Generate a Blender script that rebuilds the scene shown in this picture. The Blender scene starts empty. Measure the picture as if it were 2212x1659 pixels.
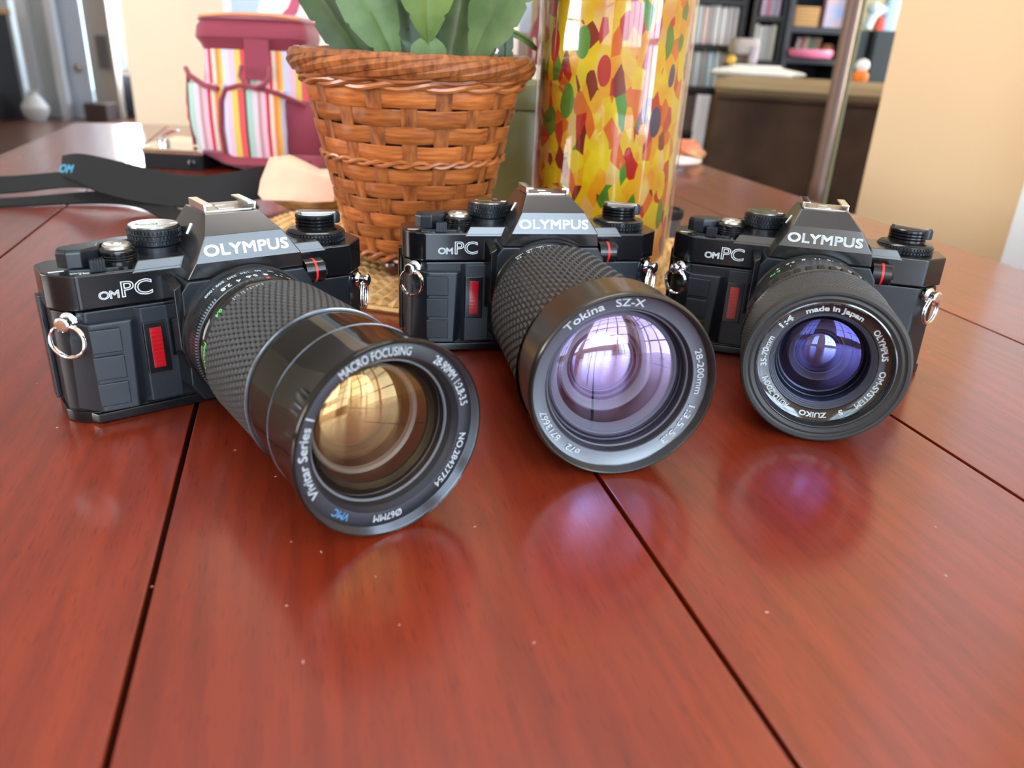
import bpy, bmesh, math, random
from mathutils import Matrix, Vector
PI = math.pi
rad = math.radians
random.seed(7)
scene = bpy.context.scene
COL = scene.collection

# ---------------------------------------------------------------- camera
cam_data = bpy.data.cameras.new('camera')
cam_data.sensor_width = 36.0
cam_data.lens = 1695.36 / 2212.0 * 36.0
cam_data.clip_start = 0.01
cam_data.dof.use_dof = True
cam_data.dof.focus_distance = 0.350
cam_data.dof.aperture_fstop = cam_data.lens / 2.6
cam = bpy.data.objects.new('camera', cam_data)
COL.objects.link(cam)
PITCH, ROLL = rad(23.5548), rad(2.9504)
CAM_POS = Vector((0, 0, 0.15089))
cp, sp = math.cos(PITCH), math.sin(PITCH)
fwd = Vector((0, cp, -sp)); up = Vector((0, sp, cp)); rt = Vector((1, 0, 0))
cr, sr = math.cos(ROLL), math.sin(ROLL)
r2 = cr * rt + sr * up
u2 = -sr * rt + cr * up
M = Matrix((r2, u2, -fwd)).transposed().to_4x4()
M.translation = CAM_POS
cam.matrix_world = M
scene.camera = cam

# ---------------------------------------------------------------- colour management, world
scene.view_settings.view_transform = 'Standard'
scene.view_settings.look = 'None'
scene.view_settings.gamma = 1.0
scene.view_settings.use_curve_mapping = False
scene.view_settings.exposure = 0.0
scene.cycles.use_denoising = True
scene.cycles.use_adaptive_sampling = True
scene.cycles.adaptive_threshold = 0.04
scene.cycles.use_light_tree = False
scene.cycles.max_bounces = 5
scene.cycles.diffuse_bounces = 3
scene.cycles.glossy_bounces = 3
scene.cycles.transmission_bounces = 3
scene.cycles.transparent_max_bounces = 8
scene.cycles.sample_clamp_indirect = 6.0
scene.cycles.caustics_reflective = False
scene.cycles.caustics_refractive = False
world = bpy.data.worlds.new('daylight')
world.use_nodes = True
scene.world = world
wb = world.node_tree.nodes['Background']
wb.inputs[0].default_value = (0.62, 0.80, 1.0, 1)
wb.inputs[1].default_value = 5.0

PL = rad(15.6211)          # direction of the table's planks against the camera's heading


def plank(x, y, z=0.0):
    """a point in the frame of the table (x across the planks, y along them)"""
    c, s = math.cos(PL), math.sin(PL)
    return Vector((c * x - s * y, s * x + c * y, z))


def area_light(name, loc, rot, sx, sy, power, color):
    d = bpy.data.lights.new(name, 'AREA')
    d.shape = 'RECTANGLE'
    d.size, d.size_y = sx, sy
    d.energy = power
    d.color = color
    o = bpy.data.objects.new(name, d)
    o.location = loc
    o.rotation_euler = rot
    COL.objects.link(o)
    return o


# daylight at the windows behind the photographer and in the hall; added fills
SKYC = (0.66, 0.83, 1.0)
WARMC = (1.0, 0.93, 0.82)
area_light('window_daylight', plank(0.25, -1.80, 0.88), (rad(90), 0, PL), 1.1, 1.56, 62, SKYC)
area_light('window_daylight', plank(-1.30, -1.80, 0.88), (rad(90), 0, PL), 0.8, 1.56, 14, SKYC)
area_light('garden_door_daylight', plank(1.08, -0.85, 0.70), (rad(90), 0, PL + rad(90)), 1.1, 1.8, 46, SKYC)
area_light('side_fill_light', plank(-3.50, 0.40, 0.75), (rad(90), 0, PL - rad(90)), 1.7, 1.4, 104, WARMC)  # unseen source on the left, added to light the tan wall
area_light('table_fill_light', plank(0.10, 0.85, 1.62), (0, 0, PL), 1.0, 0.45, 14, (1.0, 0.95, 0.88))  # added overhead fill, throws soft shadows towards the viewer
area_light('living_fill_light', (3.66, 2.6, 0.75), (rad(90), 0, rad(90)), 1.8, 1.5, 175, WARMC)  # added fill that brightens the living room, no window behind it
area_light('hall_window_daylight', (-3.9, 8.45, 0.6), (rad(-90), 0, 0), 0.5, 1.8, 150, (0.85, 0.92, 1.0))


# ---------------------------------------------------------------- helpers
MATS = {}


def mat(name, color, rough=0.5, metal=0.0, spec=0.5, coat=0.0, coat_rough=0.05, sheen=0.0, emit=None, alpha=1.0, trans=0.0):
    if name in MATS:
        return MATS[name]
    m = bpy.data.materials.new(name)
    m.use_nodes = True
    b = m.node_tree.nodes['Principled BSDF']
    b.inputs['Base Color'].default_value = (*color, 1)
    b.inputs['Roughness'].default_value = rough
    b.inputs['Metallic'].default_value = metal
    b.inputs['Specular IOR Level'].default_value = spec
    b.inputs['Coat Weight'].default_value = coat
    b.inputs['Coat Roughness'].default_value = coat_rough
    b.inputs['Sheen Weight'].default_value = sheen
    b.inputs['Transmission Weight'].default_value = trans
    if emit:
        b.inputs['Emission Color'].default_value = (*emit[0], 1)
        b.inputs['Emission Strength'].default_value = emit[1]
    MATS[name] = m
    return m


def nodes_of(m):
    nt = m.node_tree
    return nt, nt.nodes, nt.links, nt.nodes['Principled BSDF']


def add_noise_bump(m, scale, strength, dist=0.0005, detail=4):
    nt, N, L, b = nodes_of(m)
    tc = N.new('ShaderNodeTexCoord')
    n = N.new('ShaderNodeTexNoise')
    n.inputs['Scale'].default_value = scale
    n.inputs['Detail'].default_value = detail
    bp = N.new('ShaderNodeBump')
    bp.inputs['Strength'].default_value = strength
    bp.inputs['Distance'].default_value = dist
    L.new(tc.outputs['Object'], n.inputs['Vector'])
    L.new(n.outputs['Fac'], bp.inputs['Height'])
    L.new(bp.outputs['Normal'], b.inputs['Normal'])
    return m


def add_color_noise(m, c1, c2, scale, vec=(1, 1, 1), detail=5, lo=0.35, hi=0.65, distort=0.0):
    nt, N, L, b = nodes_of(m)
    tc = N.new('ShaderNodeTexCoord')
    mp = N.new('ShaderNodeMapping')
    mp.inputs['Scale'].default_value = vec
    n = N.new('ShaderNodeTexNoise')
    n.inputs['Scale'].default_value = scale
    n.inputs['Detail'].default_value = detail
    n.inputs['Distortion'].default_value = distort
    r = N.new('ShaderNodeValToRGB')
    r.color_ramp.elements[0].position = lo
    r.color_ramp.elements[0].color = (*c1, 1)
    r.color_ramp.elements[1].position = hi
    r.color_ramp.elements[1].color = (*c2, 1)
    L.new(tc.outputs['Object'], mp.inputs['Vector'])
    L.new(mp.outputs['Vector'], n.inputs['Vector'])
    L.new(n.outputs['Fac'], r.inputs['Fac'])
    L.new(r.outputs['Color'], b.inputs['Base Color'])
    return m


def finish(name, bm, material, parent=None, smooth=True, angle=35, mm=True, bevel=0.0, bevel_seg=2, bevel_angle=25):
    bmesh.ops.remove_doubles(bm, verts=bm.verts, dist=1e-4 if mm else 1e-7)
    bmesh.ops.recalc_face_normals(bm, faces=bm.faces)
    if bevel > 0:
        ed = [e for e in bm.edges if len(e.link_faces) == 2 and e.calc_face_angle(0) > rad(bevel_angle)]
        bmesh.ops.bevel(bm, geom=ed, offset=bevel, segments=bevel_seg, profile=0.6, affect='EDGES', clamp_overlap=True)
    beveled = bevel > 0
    if mm:
        bmesh.ops.scale(bm, vec=(0.001, 0.001, 0.001), verts=bm.verts)
    me = bpy.data.meshes.new(name)
    bm.to_mesh(me)
    bm.free()
    if smooth:
        for p in me.polygons:
            p.use_smooth = True
        me.set_sharp_from_angle(angle=rad(angle))
    me.materials.append(material)
    o = bpy.data.objects.new(name, me)
    COL.objects.link(o)
    if beveled and smooth:
        wn = o.modifiers.new('flat_faces', 'WEIGHTED_NORMAL')
        wn.weight = 80
        wn.keep_sharp = True
    if parent is not None:
        o.parent = parent
    return o


def thing(name, label, cat, loc=(0, 0, 0), rotz=0.0, group=None):
    o = bpy.data.objects.new(name, None)
    o.empty_display_size = 0.02
    COL.objects.link(o)
    o.location = loc
    o.rotation_euler = (0, 0, rotz)
    tag(o, label, cat, group)
    return o


def tag(o, label, cat, group=None):
    o['label'] = label
    o['category'] = cat
    if group:
        o['group'] = group
    return o


def struct(o):
    o['kind'] = 'structure'
    return o


def box(bm, x0, x1, y0, y1, z0, z1, mtx=None):
    v = [bm.verts.new(Vector(p) if mtx is None else mtx @ Vector(p)) for p in
         ((x0, y0, z0), (x1, y0, z0), (x1, y1, z0), (x0, y1, z0), (x0, y0, z1), (x1, y0, z1), (x1, y1, z1), (x0, y1, z1))]
    for f in ((0, 3, 2, 1), (4, 5, 6, 7), (0, 1, 5, 4), (1, 2, 6, 5), (2, 3, 7, 6), (3, 0, 4, 7)):
        bm.faces.new([v[i] for i in f])
    return v


def loft(bm, loops, cap=True, closed=False):
    """skin equal-length closed loops of points"""
    rows = [[bm.verts.new(p) for p in lp] for lp in loops]
    n = len(rows[0])
    m = len(rows)
    for i in range(m if closed else m - 1):
        a, b = rows[i], rows[(i + 1) % m]
        for j in range(n):
            k = (j + 1) % n
            bm.faces.new((a[j], a[k], b[k], b[j]))
    if cap and not closed:
        bm.faces.new(list(reversed(rows[0])))
        bm.faces.new(rows[-1])
    return rows


def prism(bm, poly, h0, h1, axis='Z', taper=None):
    def P(a, b, h):
        return {'Z': (a, b, h), 'Y': (a, h, b), 'X': (h, a, b)}[axis]
    return loft(bm, [[P(a, b, h0) for a, b in poly], [P(a, b, h1) for a, b in (taper or poly)]])


def lathe(bm, prof, seg, to):
    """revolve a profile of (r, s); to(r, angle, s) gives the point"""
    rings = []
    for r, s in prof:
        if r <= 1e-6:
            rings.append([bm.verts.new(to(0, 0, s))])
        else:
            rings.append([bm.verts.new(to(r, 2 * PI * k / seg, s)) for k in range(seg)])
    for a, b in zip(rings, rings[1:]):
        if len(a) == 1 and len(b) == 1:
            continue
        for k in range(seg):
            j = (k + 1) % seg
            if len(a) == 1:
                bm.faces.new((a[0], b[k], b[j]))
            elif len(b) == 1:
                bm.faces.new((a[k], a[j], b[0]))
            else:
                bm.faces.new((a[k], a[j], b[j], b[k]))


def vert_axis(cx, cy):
    return lambda r, a, s: (cx + r * math.cos(a), cy + r * math.sin(a), s)


def tube(bm, pts, r, seg=8, closed=False, flat=1.0):
    """sweep a circle along points; r may be a list"""
    pts = [Vector(p) for p in pts]
    n = len(pts)
    rings = []
    nrm = None
    for i, p in enumerate(pts):
        if closed:
            t = (pts[(i + 1) % n] - pts[i - 1]).normalized()
        else:
            t = (pts[min(i + 1, n - 1)] - pts[max(i - 1, 0)]).normalized()
        if nrm is None:
            nrm = t.orthogonal().normalized()
        nrm = (nrm - t * nrm.dot(t)).normalized()
        bn = t.cross(nrm)
        rr = r[i] if isinstance(r, (list, tuple)) else r
        rings.append([p + rr * (math.cos(2 * PI * k / seg) * nrm + flat * math.sin(2 * PI * k / seg) * bn) for k in range(seg)])
    loft(bm, rings, cap=not closed, closed=closed)


def torus(bm, center, R, r, normal, seg=40, seg2=10):
    nz = Vector(normal).normalized()
    nx = nz.orthogonal().normalized()
    ny = nz.cross(nx)
    c = Vector(center)
    tube_rings = []
    for i in range(seg):
        a = 2 * PI * i / seg
        d = math.cos(a) * nx + math.sin(a) * ny
        tube_rings.append([c + d * (R + r * math.cos(2 * PI * k / seg2)) + nz * r * math.sin(2 * PI * k / seg2) for k in range(seg2)])
    loft(bm, tube_rings, cap=False, closed=True)


def text2d(s, size, bold=0.0, spacing=1.0, xscale=1.0, outline=0.0, shear=0.0, align='CENTER'):
    """the outline or the filled shape of a word as vertices and faces in a plane"""
    c = bpy.data.curves.new('lettering', 'FONT')
    c.body = s
    c.size = size
    c.align_x = align
    c.offset = 0.0
    c.shear = shear
    c.space_character = spacing
    c.resolution_u = 3
    if outline > 0:
        c.fill_mode = 'NONE'
        c.bevel_depth = outline
        c.bevel_resolution = 0
    o = bpy.data.objects.new('lettering', c)
    me = o.to_mesh()
    v0 = [(v.co.x * xscale, v.co.y, v.co.z) for v in me.vertices]
    f0 = [tuple(p.vertices) for p in me.polygons]
    vs, fs = [], []
    # a bolder face: overlapping strokes
    for dx, dy in (((0, 0), (bold, bold), (-bold, bold), (bold, -bold), (-bold, -bold)) if bold > 0 else ((0, 0),)):
        k = len(vs)
        vs += [(x + dx, y + dy, z) for x, y, z in v0]
        fs += [tuple(i + k for i in f) for f in f0]
    o.to_mesh_clear()
    bpy.data.objects.remove(o)
    bpy.data.curves.remove(c)
    return vs, fs


def put_text(bm, vf, to):
    vs, fs = vf
    bv = [bm.verts.new(to(*v)) for v in vs]
    for f in fs:
        try:
            bm.faces.new([bv[i] for i in f])
        except ValueError:
            pass


# ---------------------------------------------------------------- shared materials
M_BODY = add_noise_bump(mat('black_plastic', (0.007, 0.009, 0.012), 0.32, spec=0.45), 900, 0.12, 0.0002)
M_COVER = mat('gloss_black_enamel', (0.005, 0.005, 0.006), 0.18, spec=0.5)
M_GRIP = add_noise_bump(mat('grip_plastic', (0.011, 0.014, 0.019), 0.38), 700, 0.2, 0.0002)
M_PRISM = mat('satin_black_enamel', (0.014, 0.013, 0.013), 0.21, spec=1.0)
M_CHROME = mat('chrome', (0.85, 0.86, 0.88), 0.10, metal=1.0)
M_SILVER = mat('satin_silver', (0.55, 0.53, 0.50), 0.32, metal=1.0)
M_WHITE = mat('white_paint', (0.85, 0.88, 0.88), 0.5)
M_SILVERINK = mat('silver_paint', (0.70, 0.72, 0.73), 0.4)
M_RED = mat('red_paint', (0.75, 0.02, 0.02), 0.35)
M_GREEN = mat('green_paint', (0.12, 0.75, 0.10), 0.5)
M_BLUE = mat('blue_paint', (0.20, 0.50, 0.85), 0.5)
M_REDGLASS = mat('red_plastic', (0.40, 0.004, 0.008), 0.12, spec=0.7, coat=0.4)
M_RUBBER = mat('black_rubber', (0.030, 0.028, 0.027), 0.50, spec=0.35)
M_RUBBER2 = mat('grey_black_rubber', (0.052, 0.046, 0.042), 0.50, spec=0.4)
M_ANOD = mat('anodised_black', (0.014, 0.013, 0.013), 0.25, spec=0.6)
M_GLOSSBARREL = mat('gloss_barrel', (0.009, 0.007, 0.005), 0.06, spec=0.28)
M_MATTBLACK = mat('matt_black', (0.006, 0.006, 0.007), 0.6, spec=0.3)
M_INNER = mat('inner_black', (0.012, 0.011, 0.012), 0.35)
M_INNERGREY = mat('inner_grey', (0.16, 0.16, 0.18), 0.35)


def coated_glass(name, tint, lo, hi, body=(1, 1, 1)):
    """coated lens glass: clear body, coloured mirror reflection growing towards the rim"""
    m = bpy.data.materials.new(name)
    m.use_nodes = True
    nt = m.node_tree
    nt.nodes.clear()
    out = nt.nodes.new('ShaderNodeOutputMaterial')
    mix = nt.nodes.new('ShaderNodeMixShader')
    tr = nt.nodes.new('ShaderNodeBsdfTransparent')
    gl = nt.nodes.new('ShaderNodeBsdfGlossy')
    lw = nt.nodes.new('ShaderNodeLayerWeight')
    mr = nt.nodes.new('ShaderNodeMapRange')
    lw.inputs['Blend'].default_value = 0.35
    mr.inputs['To Min'].default_value = lo
    mr.inputs['To Max'].default_value = hi
    tr.inputs['Color'].default_value = (*body, 1)
    gl.inputs['Color'].default_value = (*tint, 1)
    gl.inputs['Roughness'].default_value = 0.015
    nt.links.new(lw.outputs['Facing'], mr.inputs['Value'])
    nt.links.new(mr.outputs['Result'], mix.inputs['Fac'])
    nt.links.new(tr.outputs['BSDF'], mix.inputs[1])
    nt.links.new(gl.outputs['BSDF'], mix.inputs[2])
    nt.links.new(mix.outputs['Shader'], out.inputs['Surface'])
    MATS[name] = m
    return m

# ================================================================ the setting
FLOOR_Z, CEIL_Z = -0.74, 1.70
RZ = Matrix.Rotation(PL, 4, 'Z')
M_WALLTAN = add_noise_bump(mat('wall_tan', (0.78, 0.57, 0.35), 0.75, spec=0.2), 60, 0.06, 0.002)
M_WALLCREAM = add_noise_bump(mat('wall_cream', (0.76, 0.62, 0.46), 0.75, spec=0.2), 60, 0.06, 0.002)
M_WALLKHAKI = mat('wall_khaki', (0.50, 0.42, 0.24), 0.8, spec=0.2)
M_WALLGREY = mat('wall_grey', (0.52, 0.55, 0.55), 0.8, spec=0.2)
M_WALLTAUPE = mat('wall_taupe', (0.42, 0.36, 0.30), 0.8, spec=0.2)
M_TRIMWHITE = mat('trim_white', (0.82, 0.84, 0.86), 0.45)
M_DOOR = mat('door_paint', (0.55, 0.60, 0.68), 0.45)
M_CEIL = mat('ceiling_white', (0.72, 0.71, 0.69), 0.85, spec=0.1)
M_FLOOR = add_color_noise(mat('floor_wood', (0.10, 0.035, 0.02), 0.28, coat=0.3), (0.055, 0.018, 0.010), (0.15, 0.055, 0.03), 3.0, (8, 0.8, 1))


def wall(name, boxes, m, frame=None, smooth=False):
    bm = bmesh.new()
    for b in boxes:
        box(bm, *b, mtx=frame)
    return struct(finish(name, bm, m, smooth=False, mm=False))


wall('floor', [(-6.5, 5.0, -3.2, 11.5, FLOOR_Z - 0.05, FLOOR_Z)], M_FLOOR)
wall('ceiling', [(-6.5, 5.0, -3.2, 11.5, CEIL_Z, CEIL_Z + 0.05)], M_CEIL)
wall('wall_right', [(0.90, 1.02, -0.30, 1.134, FLOOR_Z, CEIL_Z), (0.90, 1.02, -1.75, -1.40, FLOOR_Z, CEIL_Z), (0.90, 1.02, -1.40, -0.30, 1.60, CEIL_Z), (0.90, 1.02, -1.40, -0.30, FLOOR_Z, -0.20)], M_WALLTAN, RZ)
# white door casing on the right wall
wall('trim_1', [(0.872, 0.90, 0.62, 0.803, FLOOR_Z, 1.35)], M_TRIMWHITE, RZ)
wall('wall_back', [(-0.378, 0.52, 2.182, 2.30, FLOOR_Z, CEIL_Z)], M_WALLCREAM, RZ)
wall('wall_left', [(-3.45, -3.35, -1.75, -0.45, FLOOR_Z, CEIL_Z), (-3.45, -3.35, 1.25, 10.5, FLOOR_Z, CEIL_Z),
                   (-3.45, -3.35, -0.45, 1.25, FLOOR_Z, 0.05), (-3.45, -3.35, -0.45, 1.25, 1.45, CEIL_Z)], M_WALLCREAM, RZ)
# wall behind the photographer with three windows
ws = [(-3.45, 1.02, -1.75, -1.60, FLOOR_Z, 0.10), (-3.45, 1.02, -1.75, -1.60, 1.66, CEIL_Z)]
WIN = [(-1.70, -0.90), (-0.30, 0.80)]
edges = [-3.45] + [e for w in WIN for e in w] + [1.02]
for a, b in zip(edges[0::2], edges[1::2]):
    ws.append((a, b, -1.75, -1.60, 0.10, 1.66))
wall('wall_front', ws, M_WALLTAN, RZ)
M_PANE = coated_glass('window_glass', (1, 1, 1), 0.03, 0.3)


def window_unit(name, x0, x1, z0, z1, y, frame, nx=4, nz=5):
    bm = bmesh.new()
    t = 0.035
    box(bm, x0, x0 + t, y - .03, y + .03, z0, z1, mtx=frame)
    box(bm, x1 - t, x1, y - .03, y + .03, z0, z1, mtx=frame)
    box(bm, x0, x1, y - .03, y + .03, z0, z0 + t, mtx=frame)
    box(bm, x0, x1, y - .03, y + .03, z1 - t, z1, mtx=frame)
    for i in range(1, nx):
        x = x0 + (x1 - x0) * i / nx
        box(bm, x - .011, x + .011, y - .015, y + .015, z0, z1, mtx=frame)
    for i in range(1, nz):
        z = z0 + (z1 - z0) * i / nz
        box(bm, x0, x1, y - .015, y + .015, z - .011, z + .011, mtx=frame)
    w = struct(finish(name, bm, M_TRIMWHITE, smooth=False, mm=False))
    return w


for i, (a, b) in enumerate(WIN):
    window_unit('window_%d' % (i + 1), a, b, 0.10, 1.66, -1.66, RZ)
window_unit('window_3', -0.45, 1.25, 0.05, 1.45, 0, RZ @ Matrix.Translation((-3.40, 0, 0)) @ Matrix.Rotation(PI / 2, 4, 'Z'))  # unseen opening that goes with the added side fill
window_unit('window_6', -1.40, -0.30, -0.20, 1.60, 0, RZ @ Matrix.Translation((0.96, 0, 0)) @ Matrix.Rotation(PI / 2, 4, 'Z'), 3, 5)
# living room beyond the opening
wall('wall_living_back', [(-0.20, 2.6, 3.98, 4.08, FLOOR_Z, CEIL_Z)], M_WALLKHAKI)
wall('wall_living_left', [(-0.20, -0.10, 2.28, 3.98, FLOOR_Z, CEIL_Z)], M_WALLKHAKI)
wall('wall_living_right', [(3.70, 3.80, 0.6, 4.08, FLOOR_Z, CEIL_Z), (2.6, 3.7, 3.98, 4.08, FLOOR_Z, CEIL_Z)], M_WALLKHAKI)
# the far end of the hall
HY = 8.0


def hx(px):
    return -5.05 + px * 0.00483


wall('wall_hall', [(-6.2, hx(2), HY + .3, HY + .4, FLOOR_Z, CEIL_Z), (hx(62), hx(128), HY, HY + .1, FLOOR_Z, CEIL_Z)], M_WALLGREY)
wall('wall_hall_side', [(hx(164), hx(214), HY + .15, HY + .25, FLOOR_Z, CEIL_Z)], M_WALLTAUPE)
wall('trim_2', [(hx(58), hx(78), HY - .06, HY, FLOOR_Z, CEIL_Z), (hx(116), hx(131), HY - .08, HY, FLOOR_Z, CEIL_Z)], M_TRIMWHITE)
d = wall('door_1', [(hx(129), hx(168), HY + .04, HY + .09, FLOOR_Z, 1.35)], M_DOOR)
bm = bmesh.new()
lathe(bm, [(0, 0), (.03, .005), (.035, .02), (.02, .04), (0, .045)], 14, lambda r, a, s: (hx(151) + r * math.cos(a), HY + .04 - s, -.28 + r * math.sin(a)))
finish('door_knob', bm, mat('brass_dark', (0.30, 0.22, 0.12), 0.3, metal=1), d, mm=False)
bm = bmesh.new()
box(bm, hx(184), hx(206), HY + .13, HY + .15, -.28, .02)
for k in range(7):
    box(bm, hx(185), hx(205), HY + .118, HY + .13, -.27 + k * .042, -.25 + k * .042)
tag(finish('wall_vent', bm, mat('vent_grey', (0.16, 0.14, 0.13), 0.6), mm=False, smooth=False), 'dark grey vent grille on the taupe hall wall', 'vent')
# far glazed door of the hall with daylight behind it
w = wall('window_4', [(-4.40, -4.36, HY + .5, HY + .62, FLOOR_Z, CEIL_Z), (-4.085, -3.60, HY + .5, HY + .62, FLOOR_Z, CEIL_Z),
                      (-4.40, -4.08, HY + .5, HY + .62, -.74, -.29)], M_WALLTAUPE)
bm = bmesh.new()
box(bm, -4.37, -4.08, HY + .60, HY + .61, -.09, CEIL_Z)
sky = mat('bright_daylight', (1, 1, 1), 0.6, emit=((1.0, 0.98, 0.86), 2.2))
finish('pane', bm, sky, w, mm=False, smooth=False)
bm = bmesh.new()
box(bm, -4.37, -4.08, HY + .60, HY + .61, -.29, -.09)
finish('pane', bm, mat('pool_blue_glass', (0.30, 0.62, 1.0), 0.4, emit=((0.25, 0.58, 1.0), 0.8)), w, mm=False, smooth=False)
# pale window in the cream wall
w = wall('window_5', [(-.14, .39, 2.160, 2.182, .155, .172), (-.15, -.135, 2.160, 2.182, .155, 1.42), (.375, .405, 2.160, 2.182, .155, 1.42), (-.14, .39, 2.160, 2.182, 1.39, 1.42), (.11, .13, 2.16, 2.182, .155, 1.4)], M_TRIMWHITE, RZ)
bm = bmesh.new()
box(bm, -.135, .375, 2.172, 2.18, .172, 1.39, mtx=RZ)
finish('pane', bm, mat('pale_sky_pane', (0.04, 0.05, 0.06), 0.3, emit=((0.62, 0.78, 0.90), 0.85)), w, mm=False, smooth=False)

# housing of the added overhead fill light, out of view above the table
clamp_ = bpy.data.objects.new('fill_panel', None); COL.objects.link(clamp_); clamp_.matrix_world = RZ @ Matrix.Translation((0.10, 0.85, CEIL_Z))
tag(clamp_, 'long flat fill light, added out of view above the dining table', 'lamp')
bm = bmesh.new()
for b_ in ((-.53, -.51, -.255, .255, -.09, 0), (.51, .53, -.255, .255, -.09, 0), (-.53, .53, -.255, -.235, -.09, 0), (-.53, .53, .235, .255, -.09, 0), (-.53, .53, -.255, .255, -.02, 0)):
    box(bm, *b_)
finish('fill_panel_frame', bm, M_TRIMWHITE, clamp_, mm=False, smooth=False)

# ================================================================ the dining table
M_WOOD = bpy.data.materials.new('mahogany')
M_WOOD.use_nodes = True
nt, N, L, B = nodes_of(M_WOOD)
tc = N.new('ShaderNodeTexCoord')
oi = N.new('ShaderNodeObjectInfo')
addv = N.new('ShaderNodeVectorMath'); addv.operation = 'ADD'
sc3 = N.new('ShaderNodeVectorMath'); sc3.operation = 'SCALE'
cmb = N.new('ShaderNodeCombineXYZ')
L.new(oi.outputs['Random'], cmb.inputs[0]); L.new(oi.outputs['Random'], cmb.inputs[1]); L.new(oi.outputs['Random'], cmb.inputs[2])
L.new(cmb.outputs[0], sc3.inputs[0]); sc3.inputs['Scale'].default_value = 7.0
L.new(tc.outputs['Object'], addv.inputs[0]); L.new(sc3.outputs[0], addv.inputs[1])


def wood_noise(scale, vec, detail, distort=0.0):
    mp = N.new('ShaderNodeMapping'); mp.inputs['Scale'].default_value = vec
    n = N.new('ShaderNodeTexNoise'); n.inputs['Scale'].default_value = scale
    n.inputs['Detail'].default_value = detail; n.inputs['Distortion'].default_value = distort
    L.new(addv.outputs[0], mp.inputs['Vector']); L.new(mp.outputs['Vector'], n.inputs['Vector'])
    return n


n_broad = wood_noise(9, (1, 0.35, 1), 3, 0.6)
n_grain = wood_noise(190, (1, 0.07, 1), 6)
n_pore = wood_noise(1400, (1, 0.07, 1), 2)
rb = N.new('ShaderNodeValToRGB')
rb.color_ramp.elements[0].position = 0.28; rb.color_ramp.elements[0].color = (0.150, 0.0130, 0.0038, 1)
rb.color_ramp.elements[1].position = 0.72; rb.color_ramp.elements[1].color = (0.250, 0.0290, 0.0078, 1)
L.new(n_broad.outputs['Fac'], rb.inputs['Fac'])
rg = N.new('ShaderNodeValToRGB')
rg.color_ramp.elements[0].position = 0.36; rg.color_ramp.elements[0].color = (0.70, 0.66, 0.66, 1)
rg.color_ramp.elements[1].position = 0.62; rg.color_ramp.elements[1].color = (1.0, 1.0, 1.0, 1)
L.new(n_grain.outputs['Fac'], rg.inputs['Fac'])
mx = N.new('ShaderNodeMix'); mx.data_type = 'RGBA'; mx.blend_type = 'MULTIPLY'
mx.inputs[0].default_value = 0.8
L.new(rb.outputs['Color'], mx.inputs[6]); L.new(rg.outputs['Color'], mx.inputs[7])
rp = N.new('ShaderNodeValToRGB')
rp.color_ramp.elements[0].position = 0.33; rp.color_ramp.elements[0].color = (0.58, 0.52, 0.52, 1)
rp.color_ramp.elements[1].position = 0.40; rp.color_ramp.elements[1].color = (1, 1, 1, 1)
L.new(n_pore.outputs['Fac'], rp.inputs['Fac'])
mx2 = N.new('ShaderNodeMix'); mx2.data_type = 'RGBA'; mx2.blend_type = 'MULTIPLY'; mx2.inputs[0].default_value = 0.7
L.new(mx.outputs[2], mx2.inputs[6]); L.new(rp.outputs['Color'], mx2.inputs[7])
L.new(mx2.outputs[2], B.inputs['Base Color'])
bp = N.new('ShaderNodeBump'); bp.inputs['Strength'].default_value = 0.10; bp.inputs['Distance'].default_value = 0.0004
L.new(n_pore.outputs['Fac'], bp.inputs['Height'])
L.new(bp.outputs['Normal'], B.inputs['Normal'])
L.new(bp.outputs['Normal'], B.inputs['Coat Normal'])
B.inputs['Roughness'].default_value = 0.38
B.inputs['Specular IOR Level'].default_value = 0.22
B.inputs['Coat Weight'].default_value = 1.0
B.inputs['Coat IOR'].default_value = 1.55
B.inputs['Coat Roughness'].default_value = 0.17
M_SEAM = mat('seam_dark', (0.02, 0.008, 0.005), 0.7)

table = thing('dining_table', 'long reddish mahogany plank table under the three cameras', 'table', (0, 0, 0), PL)
seams = [-0.340, -0.200, -0.049, 0.104, 0.260, 0.412, 0.568]
TY0, TY1 = -0.30, 1.44
for a, b in zip(seams, seams[1:]):
    bm = bmesh.new()
    box(bm, a + .0009, b - .0009, TY0, TY1, -0.024, 0.0)
    finish('plank', bm, M_WOOD, table, mm=False, bevel=0.0007, bevel_seg=2)
bm = bmesh.new()
box(bm, seams[0] + .004, seams[-1] - .004, TY0 + .004, TY1 - .004, -0.030, -0.012)
for x in (seams[0] + .03, seams[-1] - .055):
    box(bm, x, x + .025, TY0 + .05, TY1 - .05, -.10, -.030)
for y in (TY0 + .05, TY1 - .075):
    box(bm, seams[0] + .03, seams[-1] - .03, y, y + .025, -.10, -.030)
finish('apron', bm, M_SEAM, table, mm=False, smooth=False)
for x in (seams[0] + .03, seams[-1] - .10):
    for y in (TY0 + .05, TY1 - .12):
        bm = bmesh.new()
        loft(bm, [[(x + .035 + s * dx, y + .035 + s * dy, z) for dx, dy in ((-1, -1), (1, -1), (1, 1), (-1, 1))] for s, z in ((.024, FLOOR_Z), (.035, -.1), (.035, -.03))])
        finish('leg', bm, M_WOOD, table, mm=False)

# ================================================================ the three film cameras
AX, AZ = 4.53, 31.8


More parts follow.
